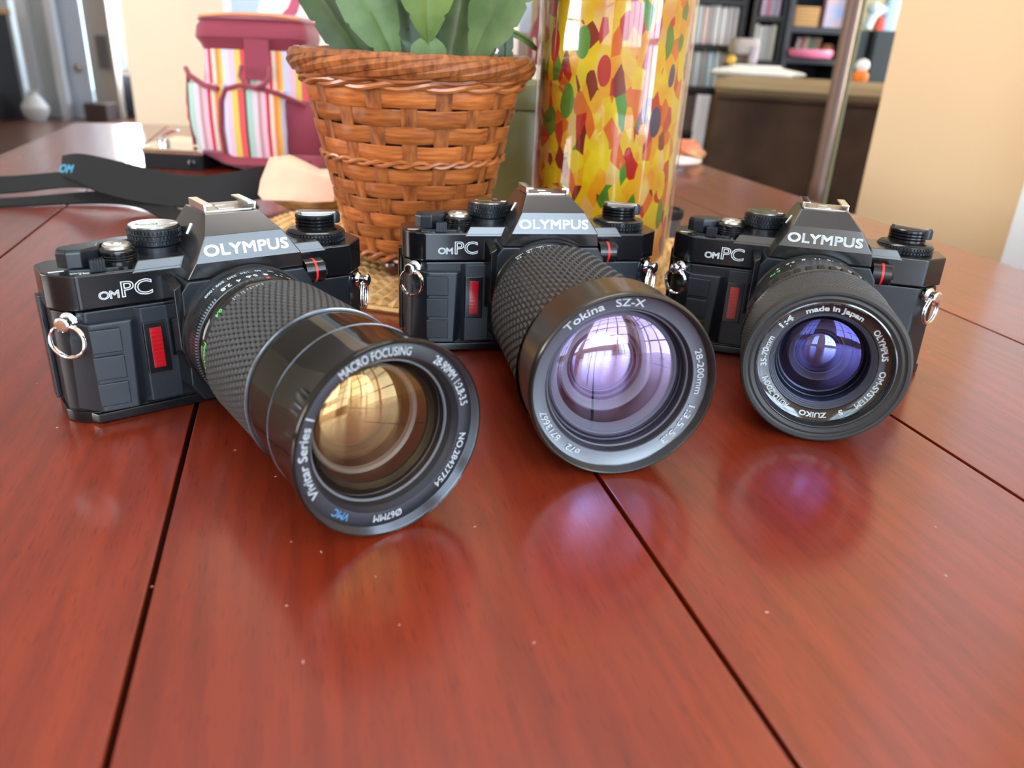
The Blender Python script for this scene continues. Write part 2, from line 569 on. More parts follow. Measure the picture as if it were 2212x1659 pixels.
def build_camera(root):
    """parts of the reflex body in millimetres: x to the viewer's right, front towards -y, base at z = 0"""
    outline = [(-57, -14.3), (-63.5, -10.0), (-67.2, -4), (-67.2, 11), (-62, 16), (62, 16), (67.2, 11), (67.2, -4), (57, -14.3)]
    inset = [(x * .985, y * .96) for x, y in outline]
    bm = bmesh.new(); prism(bm, inset, 4.5, 46.9)
    finish('body', bm, M_BODY, root, bevel=1.0)
    bm = bmesh.new(); prism(bm, outline, 0, 5.0)
    # raised strip of the base towards the front
    prism(bm, [(-58, -16.0), (58, -16.0), (60, -12), (-60, -12)], 0.6, 4.6)
    finish('bottom_plate', bm, M_COVER, root, bevel=0.7)
    bm = bmesh.new(); prism(bm, outline, 47.5, 61.6)
    finish('top_cover', bm, M_COVER, root, bevel=0.9, bevel_seg=3)
    # sloped shoulders beside the prism housing
    for x0, x1, nm in ((-37, -12, 'shoulder'), (24, 45, 'shoulder')):
        bm = bmesh.new()
        sl = 3.0 if x0 < 0 else 0.0
        sr_ = 0.0 if x0 < 0 else 3.0
        sec = [(-14.6, 60.0), (-12.9, 64.6), (12, 64.6), (13, 60.0)]
        loft(bm, [[(x0 if z < 62 else x0 + sl, y, z) for y, z in sec], [(x1 if z < 62 else x1 - sr_, y, z) for y, z in sec]])
        finish(nm, bm, M_PRISM, root, bevel=0.35, angle=11)
    # mirror box that carries the mount
    bm = bmesh.new()
    poly = [(-21.5, 57.5), (30.5, 57.5), (34.5, 52), (35.5, 12), (30, 4.8), (-20, 4.8), (-25, 12), (-24.5, 54)]
    tp = [(-19.5, 56.8), (29.0, 56.8), (32.5, 51), (33.5, 13), (28.5, 5.6), (-18.5, 5.6), (-23, 13), (-22.5, 53)]
    prism(bm, poly, -12, -26.2, 'Y', tp)
    mb = finish('mirror_box', bm, M_BODY, root, bevel=0.8)
    bm = bmesh.new()
    loft(bm, [[(-26.8, -12, 58.5), (-22.2, -12, 58.5), (-22.2, -12, 22), (-26.8, -12, 22)],
              [(-25.6, -26.6, 54.5), (-22.4, -26.6, 56.5), (-22.4, -26.6, 24), (-25.6, -26.6, 30)]])
    finish('side_flange', bm, M_COVER, mb, bevel=0.6)
    # prism housing
    def loop(z, x0, x1, yf, yb, c):
        return [(x0, yf, z), (x1, yf, z), (x1 + c, yf + 6, z), (x1 + c, yb, z), (x0 - c, yb, z), (x0 - c, yf + 6, z)]
    bm = bmesh.new()
    loft(bm, [loop(57.2, -18.9, 29.6, -24.2, 15, 1.0), loop(63.6, -15.4, 28.4, -25.4, 15, 1.5), loop(73.4, -9.9, 22.0, -22.0, 14, 1.0),
              loop(80.4, -6.3, 15.9, -13.4, 11, 0.6)])
    hs = finish('prism_housing', bm, M_PRISM, root, bevel=0.3, angle=11)
    # maker's name on the sloped face
    f0 = Vector((6.0, -23.7, 68.2)); fy = Vector((0, 3.4, 9.8)).normalized(); fn = Vector((0, -9.8, 3.4)).normalized()
    bm = bmesh.new()
    put_text(bm, text2d('OLYMPUS', 6.2, bold=0.17, xscale=1.28, spacing=1.03),
             lambda x, y, z: f0 + Vector((x, 0, 0)) + fy * (y - 2.35) + fn * (0.12 + z))
    finish('name_lettering', bm, M_WHITE, hs, smooth=False)
    bm = bmesh.new()
    loft(bm, [[(-12.35, -6.2, 71.6), (-12.35, -4.6, 71.6), (-10.4, -4.6, 71.6), (-10.4, -6.2, 71.6)],
              [(-10.2, -6.2, 75.6), (-10.2, -4.6, 75.6), (-8.2, -4.6, 75.6), (-8.2, -6.2, 75.6)]])
    finish('index_mark', bm, M_WHITE, hs)
    # hot shoe
    bm = bmesh.new(); box(bm, -5.2, 14.8, -9.0, 9, 80.0, 80.75); box(bm, 1.5, 8.0, -6.5, -2, 80.7, 81.0); box(bm, 2.5, 7.0, 1, 6, 80.7, 81.0)
    shoe = finish('hot_shoe', bm, M_SILVER, root, bevel=0.2)
    for sgn in (-1, 1):
        bm = bmesh.new()
        cx = 4.8 + sgn * 9.3
        sec = [(1.6, 0), (1.6, 2.9), (-2.0, 2.9), (-2.0, 2.0), (0.5, 2.0), (0.5, 0)]
        loft(bm, [[(cx + sgn * a, y, 80.9 + b) for a, b in sec] for y in (-11.8, 8.5)])
        finish('rail', bm, M_CHROME, shoe, bevel=0.22)
    # model lettering, outlined
    bm = bmesh.new()
    put_text(bm, text2d('OM', 4.4, outline=0.14, xscale=1.15, spacing=0.88), lambda x, y, z: (-46.4 + x, -14.42 - z, 51.2 + y))
    put_text(bm, text2d('PC', 8.8, outline=0.19, xscale=1.16, spacing=0.98), lambda x, y, z: (-36.2 + x, -14.42 - z, 51.2 + y))
    finish('model_lettering', bm, M_SILVERINK, root, smooth=False)
    # hand grip with three pads
    bm = bmesh.new()
    prism(bm, [(-63.5, -9.6), (-60, -14.0), (-56, -18.6), (-42.5, -19.8), (-38.8, -14.0), (-38.8, -10)], 6.0, 42.5, 'Z',
          [(-62, -9.6), (-59, -13.2), (-55.5, -16.4), (-40.5, -17.0), (-37.0, -13.4), (-37.0, -10)])
    gr = finish('hand_grip', bm, M_GRIP, root, bevel=0.9, bevel_seg=3)
    for k in range(3):
        bm = bmesh.new()
        z0 = 8.5 + k * 11.2
        loft(bm, [[(-56.4, -18.4, z0), (-45.4, -19.4, z0), (-45.4, -19.4, z0 + 9.6), (-56.4, -18.0, z0 + 9.6)],
                  [(-56.2, -18.75, z0 + .3), (-45.6, -19.75, z0 + .3), (-45.6, -19.55, z0 + 9.3), (-56.2, -18.4, z0 + 9.3)]])
        finish('grip_pad', bm, M_GRIP, gr, bevel=0.25)
    bm = bmesh.new(); prism(bm, [(-39.5, -13), (-36.5, -15.5), (-24, -15.5), (-24, -13)], 5.5, 46.0)
    finish('recess_panel', bm, M_GRIP, root, bevel=0.5)
    # red self-timer window
    bm = bmesh.new(); box(bm, -36.6, -27.4, -17.0, -14, 18.2, 40.0)
    wn = finish('signal_window', bm, M_COVER, root, bevel=0.5)
    bm = bmesh.new(); box(bm, -34.4, -29.9, -17.5, -15, 20.6, 37.6)
    for k in range(9):
        box(bm, -34.2, -30.1, -17.56, -17.4, 21.2 + k * 1.8, 22.2 + k * 1.8)
    finish('red_lens', bm, M_REDGLASS, wn, bevel=0.15)
    # strap lugs with split rings
    for sgn in (-1, 1):
        bm = bmesh.new()
        d = Vector((sgn * 0.62, -0.78, 0.0)).normalized()
        base = Vector((sgn * 61.2, -11.4, 43.8))
        sx = Vector((0, 0, 1)); sy = d.cross(sx)
        lathe(bm, [(0, -1), (3.6, -1), (3.6, 0.8), (2.8, 1.6), (2.2, 2.0), (2.2, 4.0), (2.9, 4.6), (2.9, 5.6), (2.2, 6.2), (0, 6.3)], 20,
              lambda r, a, s: base + d * s + sx * (r * math.cos(a)) + sy * (r * math.sin(a)))
        lug = finish('strap_lug', bm, M_CHROME, root)
        bm = bmesh.new()
        c = base + d * 3.4 + Vector((0, 0, -7.2))
        nrm = d if sgn < 0 else Vector((0.80, -0.60, 0))
        torus(bm, c + nrm * .5, 6.6, 0.62, nrm, 44, 8)
        torus(bm, c - nrm * .55, 6.6, 0.62, nrm, 44, 8)
        finish('split_ring', bm, M_CHROME, lug)
    # knob with red ring beside the mount
    bm = bmesh.new()
    KN = lambda r, a, s: (33.0 + s, -20.0 + r * math.cos(a), 53.4 + r * math.sin(a))
    lathe(bm, [(0, -2), (5.2, -2), (5.2, 6.6), (4.4, 7.6), (0, 7.7)], 28, KN)
    kn = finish('mount_knob', bm, M_COVER, root)
    bm = bmesh.new(); lathe(bm, [(5.0, 2.0), (5.35, 2.0), (5.35, 3.0), (5.0, 3.0)], 28, KN)
    finish('red_ring', bm, M_RED, kn)
    # shutter button
    bm = bmesh.new()
    lathe(bm, [(0, 61), (7.0, 61), (7.0, 64.0), (6.6, 64.3), (6.9, 64.8), (6.4, 65.3), (6.9, 65.9), (6.4, 66.4), (7.0, 67.0), (7.0, 67.8), (5.6, 68.6), (0, 68.6)], 36, vert_axis(-39.0, -4.2))
    sb = finish('shutter_collar', bm, M_COVER, root)
    bm = bmesh.new()
    lathe(bm, [(5.5, 68.2), (5.4, 69.6), (4.6, 70.4), (2.0, 70.0), (1.8, 69.3), (0, 69.2)], 30, vert_axis(-39.0, -4.2))
    finish('shutter_button', bm, M_SILVER, sb)
    # self-timer lever under the button with its ribbed tab
    bm = bmesh.new()
    prism(bm, [(-50.5, -11.2), (-41, -12.0), (-33, -8.5), (-33, 1), (-41, 3.5), (-48, 0), (-58, -8.0), (-58, -9.6)], 61.5, 62.7)
    lv = finish('timer_lever', bm, M_BODY, root, bevel=0.2)
    bm = bmesh.new(); box(bm, -51.0, -45.6, -12.6, -9.2, 61.9, 66.2)
    for k in range(5):
        box(bm, -50.4 + k * 1.0, -49.9 + k * 1.0, -12.9, -9.0, 62.2, 66.6)
    finish('ribbed_tab', bm, M_BODY, lv, bevel=0.12)
    # film advance lever
    bm = bmesh.new()
    pad = [(-63.5, -4.2), (-60.5, -7.6), (-55.5, -8.6), (-48.5, -4.6), (-46.2, 2.2), (-49, 5.6), (-57.5, 3.4), (-62.5, 0.2)]
    pad = [(x + 2.5, y) for x, y in pad]
    loft(bm, [[(x, y, 62.9) for x, y in pad], [(x, y, 68.6) for x, y in pad], [(-52.0 + (x + 52.0) * .9, -1.5 + (y + 1.5) * .9, 69.9) for x, y in pad]])
    finish('advance_lever', bm, M_BODY, root, bevel=0.4)
    bm = bmesh.new()
    prism(bm, [(-49.5, -2.5), (-44.5, 4.5), (-33, 8.0), (-22, 10), (-22, 15), (-36, 15.2), (-48, 10.0), (-52, 3.0)], 63.0, 68.6)
    finish('lever_arm', bm, M_BODY, root, bevel=0.7)
    # mode dial
    DA = vert_axis(-22.3, 4.7)
    bm = bmesh.new()
    lathe(bm, [(0, 61), (9.9, 61), (9.9, 66.6), (9.2, 67.0), (10.0, 67.4), (10.0, 74.0), (9.5, 74.6), (0, 74.6)], 56, DA)
    dial = finish('mode_dial', bm, M_BODY, root)
    bm = bmesh.new()
    for row in range(3):
        z0 = 67.7 + row * 2.05
        for k in range(44):
            a0 = 2 * PI * (k + .08 + .5 * (row % 2)) / 44; a1 = 2 * PI * (k + .92 + .5 * (row % 2)) / 44
            q = [DA(r_, a_, z_) for r_, a_, z_ in ((9.9, a0, z0), (9.9, a1, z0), (9.9, a1, z0 + 1.75), (9.9, a0, z0 + 1.75))]
            am = (a1 - a0) * .18
            t = [DA(r_, a_, z_) for r_, a_, z_ in ((10.5, a0 + am, z0 + .3), (10.5, a1 - am, z0 + .3), (10.5, a1 - am, z0 + 1.45), (10.5, a0 + am, z0 + 1.45))]
            loft(bm, [q, t])
    finish('knurling', bm, M_BODY, dial, smooth=False)
    bm = bmesh.new(); lathe(bm, [(9.8, 74.3), (9.6, 74.85), (0, 74.85)], 56, DA)
    finish('dial_face', bm, mat('dial_plate', (0.16, 0.155, 0.14), 0.25, metal=0.9), dial)
    bm = bmesh.new()
    for txt, x, y, sz in (('B', -6.0, 2, 2.6), ('60', 4.2, 4.8, 2.1), ('AUTO', 2.8, -4.2, 2.2)):
        put_text(bm, text2d(txt, sz, bold=0.05), lambda a, b, z: (-22.3 - a + x, 4.7 - b + y, 74.95))
    box(bm, -16.2, -13.6, 1.4, 2.8, 74.8, 74.97)
    finish('dial_lettering', bm, M_WHITE, dial, smooth=False)
    bm = bmesh.new(); put_text(bm, text2d('PROG', 2.6, bold=0.08), lambda a, b, z: (-24.3 - a, 4.4 - b, 74.95))
    finish('dial_lettering', bm, M_GREEN, dial, smooth=False)
    # rewind knob with crank
    RA = vert_axis(48.5, 3.8)
    bm = bmesh.new()
    lathe(bm, [(0, 61), (12.6, 61), (13.0, 61.6), (13.0, 65.6), (12.2, 66.4), (9.8, 66.9), (9.0, 67.2), (9.0, 68.2), (8.4, 68.5), (9.0, 68.9), (9.0, 69.7), (8.4, 70.0),
               (9.0, 70.4), (9.0, 71.2), (8.4, 71.5), (9.0, 71.9), (9.0, 73.0), (8.4, 73.5), (0, 73.5)], 48, RA)
    rw = finish('rewind_knob', bm, M_COVER, root)
    bm = bmesh.new()
    for row in range(2):
        z0 = 61.9 + row * 1.85
        for k in range(52):
            a0 = 2 * PI * (k + .1) / 52; a1 = 2 * PI * (k + .9) / 52; am = (a1 - a0) * .22
            loft(bm, [[RA(12.9, a0, z0), RA(12.9, a1, z0), RA(12.9, a1, z0 + 1.5), RA(12.9, a0, z0 + 1.5)],
                      [RA(13.5, a0 + am, z0 + .3), RA(13.5, a1 - am, z0 + .3), RA(13.5, a1 - am, z0 + 1.2), RA(13.5, a0 + am, z0 + 1.2)]])
    finish('knurling', bm, M_BODY, rw, smooth=False)
    bm = bmesh.new()
    a = rad(-25); ca, sa = math.cos(a), math.sin(a)
    pl_ = [(-8.2, -1.8), (-6, -3.6), (3.5, -3.2), (9.4, -2.2), (9.4, 2.2), (3.5, 3.2), (-6, 3.6), (-8.2, 1.8)]
    prism(bm, [(48.5 + x * ca - y * sa, 3.8 + x * sa + y * ca) for x, y in pl_], 73.3, 74.5)
    finish('rewind_crank', bm, mat('crank_plate', (0.35, 0.33, 0.29), 0.25, metal=0.9), rw, bevel=0.25)
    bm = bmesh.new()
    p = (48.5 + 8.6 * ca, 3.8 + 8.6 * sa)
    lathe(bm, [(0, 69.2), (2.6, 69.2), (2.6, 73.4), (2.2, 74.2), (0, 74.3)], 16, vert_axis(*p))
    for k in range(12):
        t = 2 * PI * k / 12
        box(bm, p[0] + 2.6 * math.cos(t) - .22, p[0] + 2.6 * math.cos(t) + .22, p[1] + 2.6 * math.sin(t) - .22, p[1] + 2.6 * math.sin(t) + .22, 69.4, 73.2)
    finish('crank_grip', bm, M_BODY, rw)
    # back door hinge at the end, lettering on the deck
    bm = bmesh.new(); box(bm, -68.6, -66.4, 6.5, 12.5, 6, 50)
    finish('back_hinge', bm, M_COVER, root, bevel=0.5)
    bm = bmesh.new()
    put_text(bm, text2d('SELF', 1.9, bold=0.06), lambda x, y, z: (-53.4 - x, -11.6 - y, 61.72))
    put_text(bm, text2d('TIMER', 1.9, bold=0.06), lambda x, y, z: (-55.6 - x, -13.4 - y + 3.4, 61.72))
    box(bm, -64.5, -59.0, -5.0, -4.3, 61.5, 61.72)
    finish('deck_lettering', bm, M_WHITE, root, smooth=False)


def lens_frame(ax, az):
    return lambda r, a, s: (ax + r * math.sin(a), -s, az + r * math.cos(a))


def knurl(bm, F, rfun, s0, s1, rows, n, h, stagger, gap=0.1, tip=0.25, gap_s=None):
    """rows of small raised pads around a barrel"""
    gs = gap if gap_s is None else gap_s
    ds = (s1 - s0) / rows
    for i in range(rows):
        sa, sb = s0 + ds * (i + gs / 2), s0 + ds * (i + 1 - gs / 2)
        r = rfun((sa + sb) / 2)
        for k in range(n):
            o = stagger * (i % 2)
            a0 = 2 * PI * (k + gap / 2 + o) / n
            a1 = 2 * PI * (k + 1 - gap / 2 + o) / n
            da = (a1 - a0) * tip
            dd = (sb - sa) * tip
            loft(bm, [[F(r, a0, sa), F(r, a1, sa), F(r, a1, sb), F(r, a0, sb)],
                      [F(r + h, a0 + da, sa + dd), F(r + h, a1 - da, sa + dd), F(r + h, a1 - da, sb - dd), F(r + h, a0 + da, sb - dd)]], cap=True)


def ring_text(bm, F, s, txt, a0, a1, r, size, bold=0.0):
    """lettering on the ring round the front glass, between two clock angles (degrees), tops outwards"""
    vf = text2d(txt, size, bold=bold, align='LEFT')
    xs_ = [v[0] for v in vf[0]]
    lo, hi = min(xs_), max(xs_)
    span = rad((a1 - a0) % 360)

    def to(x, y, z):
        a = rad(a0) + span * (x - lo) / (hi - lo)
        return F(r + y, a, s + 0.1)
    put_text(bm, vf, to)


def barrel_text(bm, F, rr, s_base, txt, ang, size, bold=0.0):
    """engraving on the barrel, read from behind the camera"""
    put_text(bm, text2d(txt, size, bold=bold), lambda x, y, z: F(rr + 0.08, rad(ang) - x / rr, s_base + y))


def part(name, F, prof, m, parent, seg=96, **kw):
    bm = bmesh.new()
    lathe(bm, prof, seg, F)
    return finish(name, bm, m, parent, **kw)


def dome(R, depth0, bulge, n=8):
    """profile of a convex glass from its rim to its centre"""
    return [(R * math.cos(PI / 2 * i / n), depth0 + bulge * math.sin(PI / 2 * i / n)) for i in range(n)] + [(0, depth0 + bulge)]


def mount_rings(root, F, r):
    """rings between body and lens with their engraved numbers"""
    bm = bmesh.new()
    lathe(bm, [(r + 1.2, 25.8), (r + 1.2, 27.2), (r + .4, 28.0), (r - 4, 28.0)], 96, F)
    finish('lens_mount', bm, M_COVER, root)


def lens_amber(root):
    F = lens_frame(AX, AZ)
    mount_rings(root, F, 28)
    lens = part('zoom_lens', F, [(24, 27), (27.9, 27), (27.9, 30.0), (27.2, 34.6), (27.0, 34.8), (27.2, 48), (28.2, 48.4), (28.2, 54), (28.6, 54.4), (28.9, 98.6), (29.4, 98.8)], M_ANOD, root)
    bm = bmesh.new()
    for i, t in enumerate(('1000', '500', '250', '125', '60', '30', '15')):
        barrel_text(bm, F, 27.75, 30.6, t, -40 + i * 11.2, 2.7, .03)
    finish('speed_numbers', bm, mat('pale_blue_paint', (0.55, 0.75, 0.85), 0.5), lens, smooth=False)
    part('aperture_ring', F, [(27.0, 35.0), (27.7, 35.3), (27.7, 41.2), (27.0, 41.5)], M_ANOD, lens)
    bm = bmesh.new()
    for i, t in enumerate(('2.8', '4', '5.6', '8', '11', '16')):
        barrel_text(bm, F, 27.7, 36.4, t, -28 + i * 11.5, 3.9, .05)
    finish('aperture_numbers', bm, M_WHITE, lens, smooth=False)
    bm = bmesh.new()
    for k in range(44):
        a0 = rad(-150 + k * 2.5); a1 = a0 + rad(1.5)
        loft(bm, [[F(27.6, a0, 35.6), F(27.6, a1, 35.6), F(27.6, a1, 41), F(27.6, a0, 41)], [F(28.6, a0, 35.9), F(28.6, a1, 35.9), F(28.6, a1, 40.7), F(28.6, a0, 40.7)]])
    finish('aperture_ribs', bm, M_ANOD, lens, smooth=False)
    part('index_ring', F, [(27.0, 42.4), (28.0, 42.8), (28.2, 46.0), (27.6, 47.2)], M_GLOSSBARREL, lens)
    bm = bmesh.new(); lathe(bm, [(0, 0), (0.9, 0.0), (0.8, 0.25), (0, 0.3)], 12, lambda r, a, s: F(28.0 + s, rad(3.5) + r * math.sin(a) / 29, 44.4 + r * math.cos(a)))
    finish('red_dot', bm, M_RED, lens)
    bm = bmesh.new()
    for t, an in (('0.4', -48), ('MACRO', -84)):
        barrel_text(bm, F, 28.25, 50.0, t, an, 3.0, .1)
    finish('distance_numbers', bm, M_GREEN, lens, smooth=False)
    bm = bmesh.new()
    for an, wd in ((-33, 2.0), (-29, 1.0), (-25, 1.6), (-20, 2.4), (-15, 2.6), (-10, 2.2)):
        for j in range(2):
            a0 = rad(an + j * wd); a1 = a0 + rad(wd * .55)
            loft(bm, [[F(28.2, a0, 50.6), F(28.2, a1, 50.6), F(28.2, a1, 55.4), F(28.2, a0, 55.4)], [F(28.32, a0, 50.6), F(28.32, a1, 50.6), F(28.32, a1, 55.4), F(28.32, a0, 55.4)]])
    finish('scale_lines', bm, mat('grey_paint', (0.25, 0.25, 0.25), 0.5), lens, smooth=False)
    bm = bmesh.new()
    barrel_text(bm, F, 28.25, 50.4, 'V', 2, 4.0, .15)
    finish('red_mark', bm, M_RED, lens, smooth=False)
    bm = bmesh.new()
    knurl(bm, F, lambda s: 28.6 + .5 * (s - 55) / 43, 55, 98.4, 15, 76, 1.25, 0.5, gap=0.12, tip=0.17, gap_s=0.20)
    finish('rubber_grip', bm, M_RUBBER2, lens, smooth=False)
    part('grip_trim', F, [(29.4, 98.6), (30.5, 98.8), (30.5, 100.2), (29.6, 100.4)], M_ANOD, lens)
    part('inner_barrel', F, [(28.8, 99.5), (29.9, 99.6), (30.0, 119.8), (29.0, 120.2)], M_GLOSSBARREL, lens)
    part('barrel_trim', F, [(29.8, 121.0), (31.35, 121.2), (31.45, 121.7), (30.6, 121.8)], mat('dark_chrome', (0.30, 0.30, 0.33), 0.18, metal=1), lens)
    part('barrel_trim', F, [(29.4, 98.9), (30.75, 99.2), (30.75, 100.1), (29.4, 100.3)], MATS['dark_chrome'], lens)
    part('front_barrel', F, [(29.0, 120.9), (30.8, 121.3), (31.3, 121.6), (31.6, 128), (32.3, 138), (33.4, 143.8), (33.6, 145.6), (33.4, 146.4), (33.1, 146.75), (32.8, 146.5)], M_GLOSSBARREL, lens)
    part('filter_thread', F, [(32.9, 146.6)] + [(32.8 - .11 * k - (.42 if k % 2 else 0), 146.4 - .28 * k) for k in range(11)] + [(31.4, 143.2)], mat('thread_black', (0.05, 0.05, 0.055), 0.16, metal=0.6), lens)
    nr = part('name_ring', F, [(31.6, 143.3), (31.2, 143.5), (26.9, 142.9), (26.4, 142.0), (25.6, 140.8)], mat('ring_satin_black', (0.020, 0.020, 0.025), 0.30, spec=0.5), lens)
    bm = bmesh.new()
    for t, a0, a1, sz in (('Vivitar Series 1', 242, 297, 4.1), ('MACRO FOCUSING', 327, 17, 4.0), ('28-90MM', 36, 58, 4.0), ('1:2.8-3.5', 61.5, 81, 4.0), ('NO.28427754', 102, 143, 3.6),
                          ('\u00d867MM', 172, 193, 3.6)):
        ring_text(bm, F, 143.4, t, a0, a1, 27.65, sz, 0.035)
    finish('ring_lettering', bm, M_WHITE, nr, smooth=False)
    bm = bmesh.new(); ring_text(bm, F, 143.4, 'VMC', 212, 225, 27.65, 3.6, .035)
    finish('ring_lettering', bm, M_BLUE, nr, smooth=False)
    # inside of the lens: steps and retaining rings seen through the glass
    part('inner_wall', F, [(25.8, 141.0), (25.2, 140.2), (24.8, 138), (24.6, 137.8), (24.4, 135), (24.0, 134.8), (22.4, 129), (20.6, 124), (20.2, 123.6), (18.6, 119), (14.5, 116.4), (0, 115)], M_INNER, lens)
    part('retaining_ring', F, [(20.0, 127.4), (19.4, 128.0), (18.4, 127.2), (18.0, 125.6)], mat('inner_brown_grey', (0.13, 0.12, 0.11), 0.35), lens)
    part('retaining_ring', F, [(24.9, 138.4), (24.3, 138.6), (24.1, 138.0)], M_INNERGREY, lens)
    part('rear_element', F, dome(17.6, 121.4, 5.4), coated_glass('amber_rear_glass', (1.0, 0.58, 0.24), 0.20, 0.5, (0.75, 0.6, 0.5)), lens)
    part('front_element', F, dome(25.4, 132.4, 9.0, 12), coated_glass('amber_front_glass', (1.0, 0.60, 0.26), 0.065, 0.42, (0.93, 0.88, 0.82)), lens)


def lens_violet(root):
    F = lens_frame(AX - 1.2, AZ - 0.6)
    F2 = lens_frame(AX, AZ)
    mount_rings(root, F2, 28)
    lens = part('zoom_lens', F, [(24, 27), (27.9, 27), (27.9, 31), (27.6, 34.5), (28.6, 35), (28.6, 40), (29.4, 40.4), (30.4, 46), (30.9, 46.5), (32.6, 121), (33.2, 121.4)], M_ANOD, root)
    bm = bmesh.new()
    for i, t in enumerate(('1000', '500', '250', '125', '60')):
        barrel_text(bm, F, 27.9, 30.8, t, -34 + i * 11, 2.4, .03)
    for i, t in enumerate(('22', '16', '11', '8')):
        barrel_text(bm, F, 28.65, 36.2, t, -36 + i * 12, 3.0, .04)
    finish('ring_numbers', bm, M_SILVERINK, lens, smooth=False)
    bm = bmesh.new()
    for k in range(120):
        a0 = 2 * PI * k / 120; a1 = a0 + 2 * PI * .55 / 120
        if -40 < (math.degrees(a0) + 180) % 360 - 180 < 40:
            continue
        loft(bm, [[F(28.5, a0, 35.4), F(28.5, a1, 35.4), F(28.5, a1, 39.6), F(28.5, a0, 39.6)], [F(29.2, a0, 35.7), F(29.2, a1, 35.7), F(29.2, a1, 39.3), F(29.2, a0, 39.3)]])
    finish('aperture_ribs', bm, M_ANOD, lens, smooth=False)
    bm = bmesh.new()
    # staggered long scales, their high end towards the front
    s0, s1, n, cells = 46.5, 121.0, 104, 10
    ds = (s1 - s0) / cells
    for k in range(n):
        a0 = 2 * PI * (k + .07) / n; a1 = 2 * PI * (k + .93) / n
        am = a1 - a0
        for i in range(-1, cells):
            sa = s0 + ds * (i + .04 + .5 * (k % 2)); sb = sa + ds * .92
            sa, sb = max(sa, s0), min(sb, s1)
            if sb - sa < .8:
                continue
            r = 30.9 + 1.7 * (sa - s0) / (s1 - s0)
            loft(bm, [[F(r, a0, sa), F(r, a1, sa + .3), F(r, a1, sb), F(r, a0, sb - .3)],
                      [F(r + .55, a0 + am * .22, sa + .4), F(r + .25, a1 - am * .10, sa + .7), F(r + 1.05, a1 - am * .10, sb - .15), F(r + 1.15, a0 + am * .22, sb - .5)]])
    finish('rubber_grip', bm, M_RUBBER2, lens, smooth=False)
    part('front_barrel', F, [(33.0, 121.2), (34.2, 121.6), (34.4, 124), (35.0, 124.4)], M_GLOSSBARREL, lens)
    part('front_barrel', F2, [(34.2, 122.5), (35.4, 123.6), (35.7, 134), (36.1, 144.5), (36.2, 146.6), (35.9, 147.8), (35.2, 148.43), (34.7, 148.0)], mat('satin_barrel', (0.020, 0.015, 0.011), 0.24, spec=0.6), lens)
    part('filter_thread', F2, [(34.9, 148.2)] + [(34.7 - .06 * k - (.3 if k % 2 else 0), 147.8 - .45 * k) for k in range(9)] + [(33.6, 143.8)], MATS['thread_black'], lens)
    nr = part('name_ring', F2, [(33.9, 144.0), (33.6, 143.8), (28.9, 143.0), (28.6, 142.2)], mat('ring_grey_black', (0.045, 0.050, 0.066), 0.32, spec=1.0), lens)
    bm = bmesh.new()
    for t, a0, a1, sz in (('Tokina', 313, 343, 3.9), ('SZ-X', 351, 11, 3.9), ('28-200mm', 66, 100, 3.8), ('1:3.5-5.3', 109, 143, 3.8), ('\u00f872', 207, 218, 3.6), ('8713667', 226, 251, 3.6)):
        ring_text(bm, F2, 143.75, t, a0, a1, 30.1, sz, 0.035)
    finish('ring_lettering', bm, M_WHITE, nr, smooth=False)
    part('inner_wall', F2, [(28.8, 142.6), (28.3, 142), (27.6, 139.5), (27.4, 139.3), (26.8, 136.5), (26.2, 136.2), (24.5, 131), (22.8, 127), (22.2, 126.6), (20.0, 121.5), (15.5, 118), (0, 116)], M_INNER, lens)
    part('retaining_ring', F2, [(25.6, 134.6), (24.8, 135.2), (22.0, 132.4), (21.6, 131.4)], M_INNERGREY, lens)
    part('retaining_ring', F2, [(19.2, 125.5), (18.4, 126.2), (15.8, 124.2), (15.4, 123.2)], M_INNERGREY, lens)
    part('retaining_ring', F2, [(27.9, 140.2), (27.5, 140.5), (27.2, 139.8)], M_INNERGREY, lens)
    part('rear_element', F2, dome(15.4, 121.6, 4.0), coated_glass('violet_rear_glass', (0.62, 0.55, 1.0), 0.4, 0.65, (0.7, 0.65, 0.85)), lens)
    part('front_element', F2, dome(28.4, 134.8, 8.2, 12), coated_glass('violet_front_glass', (0.92, 0.62, 1.0), 0.085, 0.42, (0.90, 0.90, 0.97)), lens)


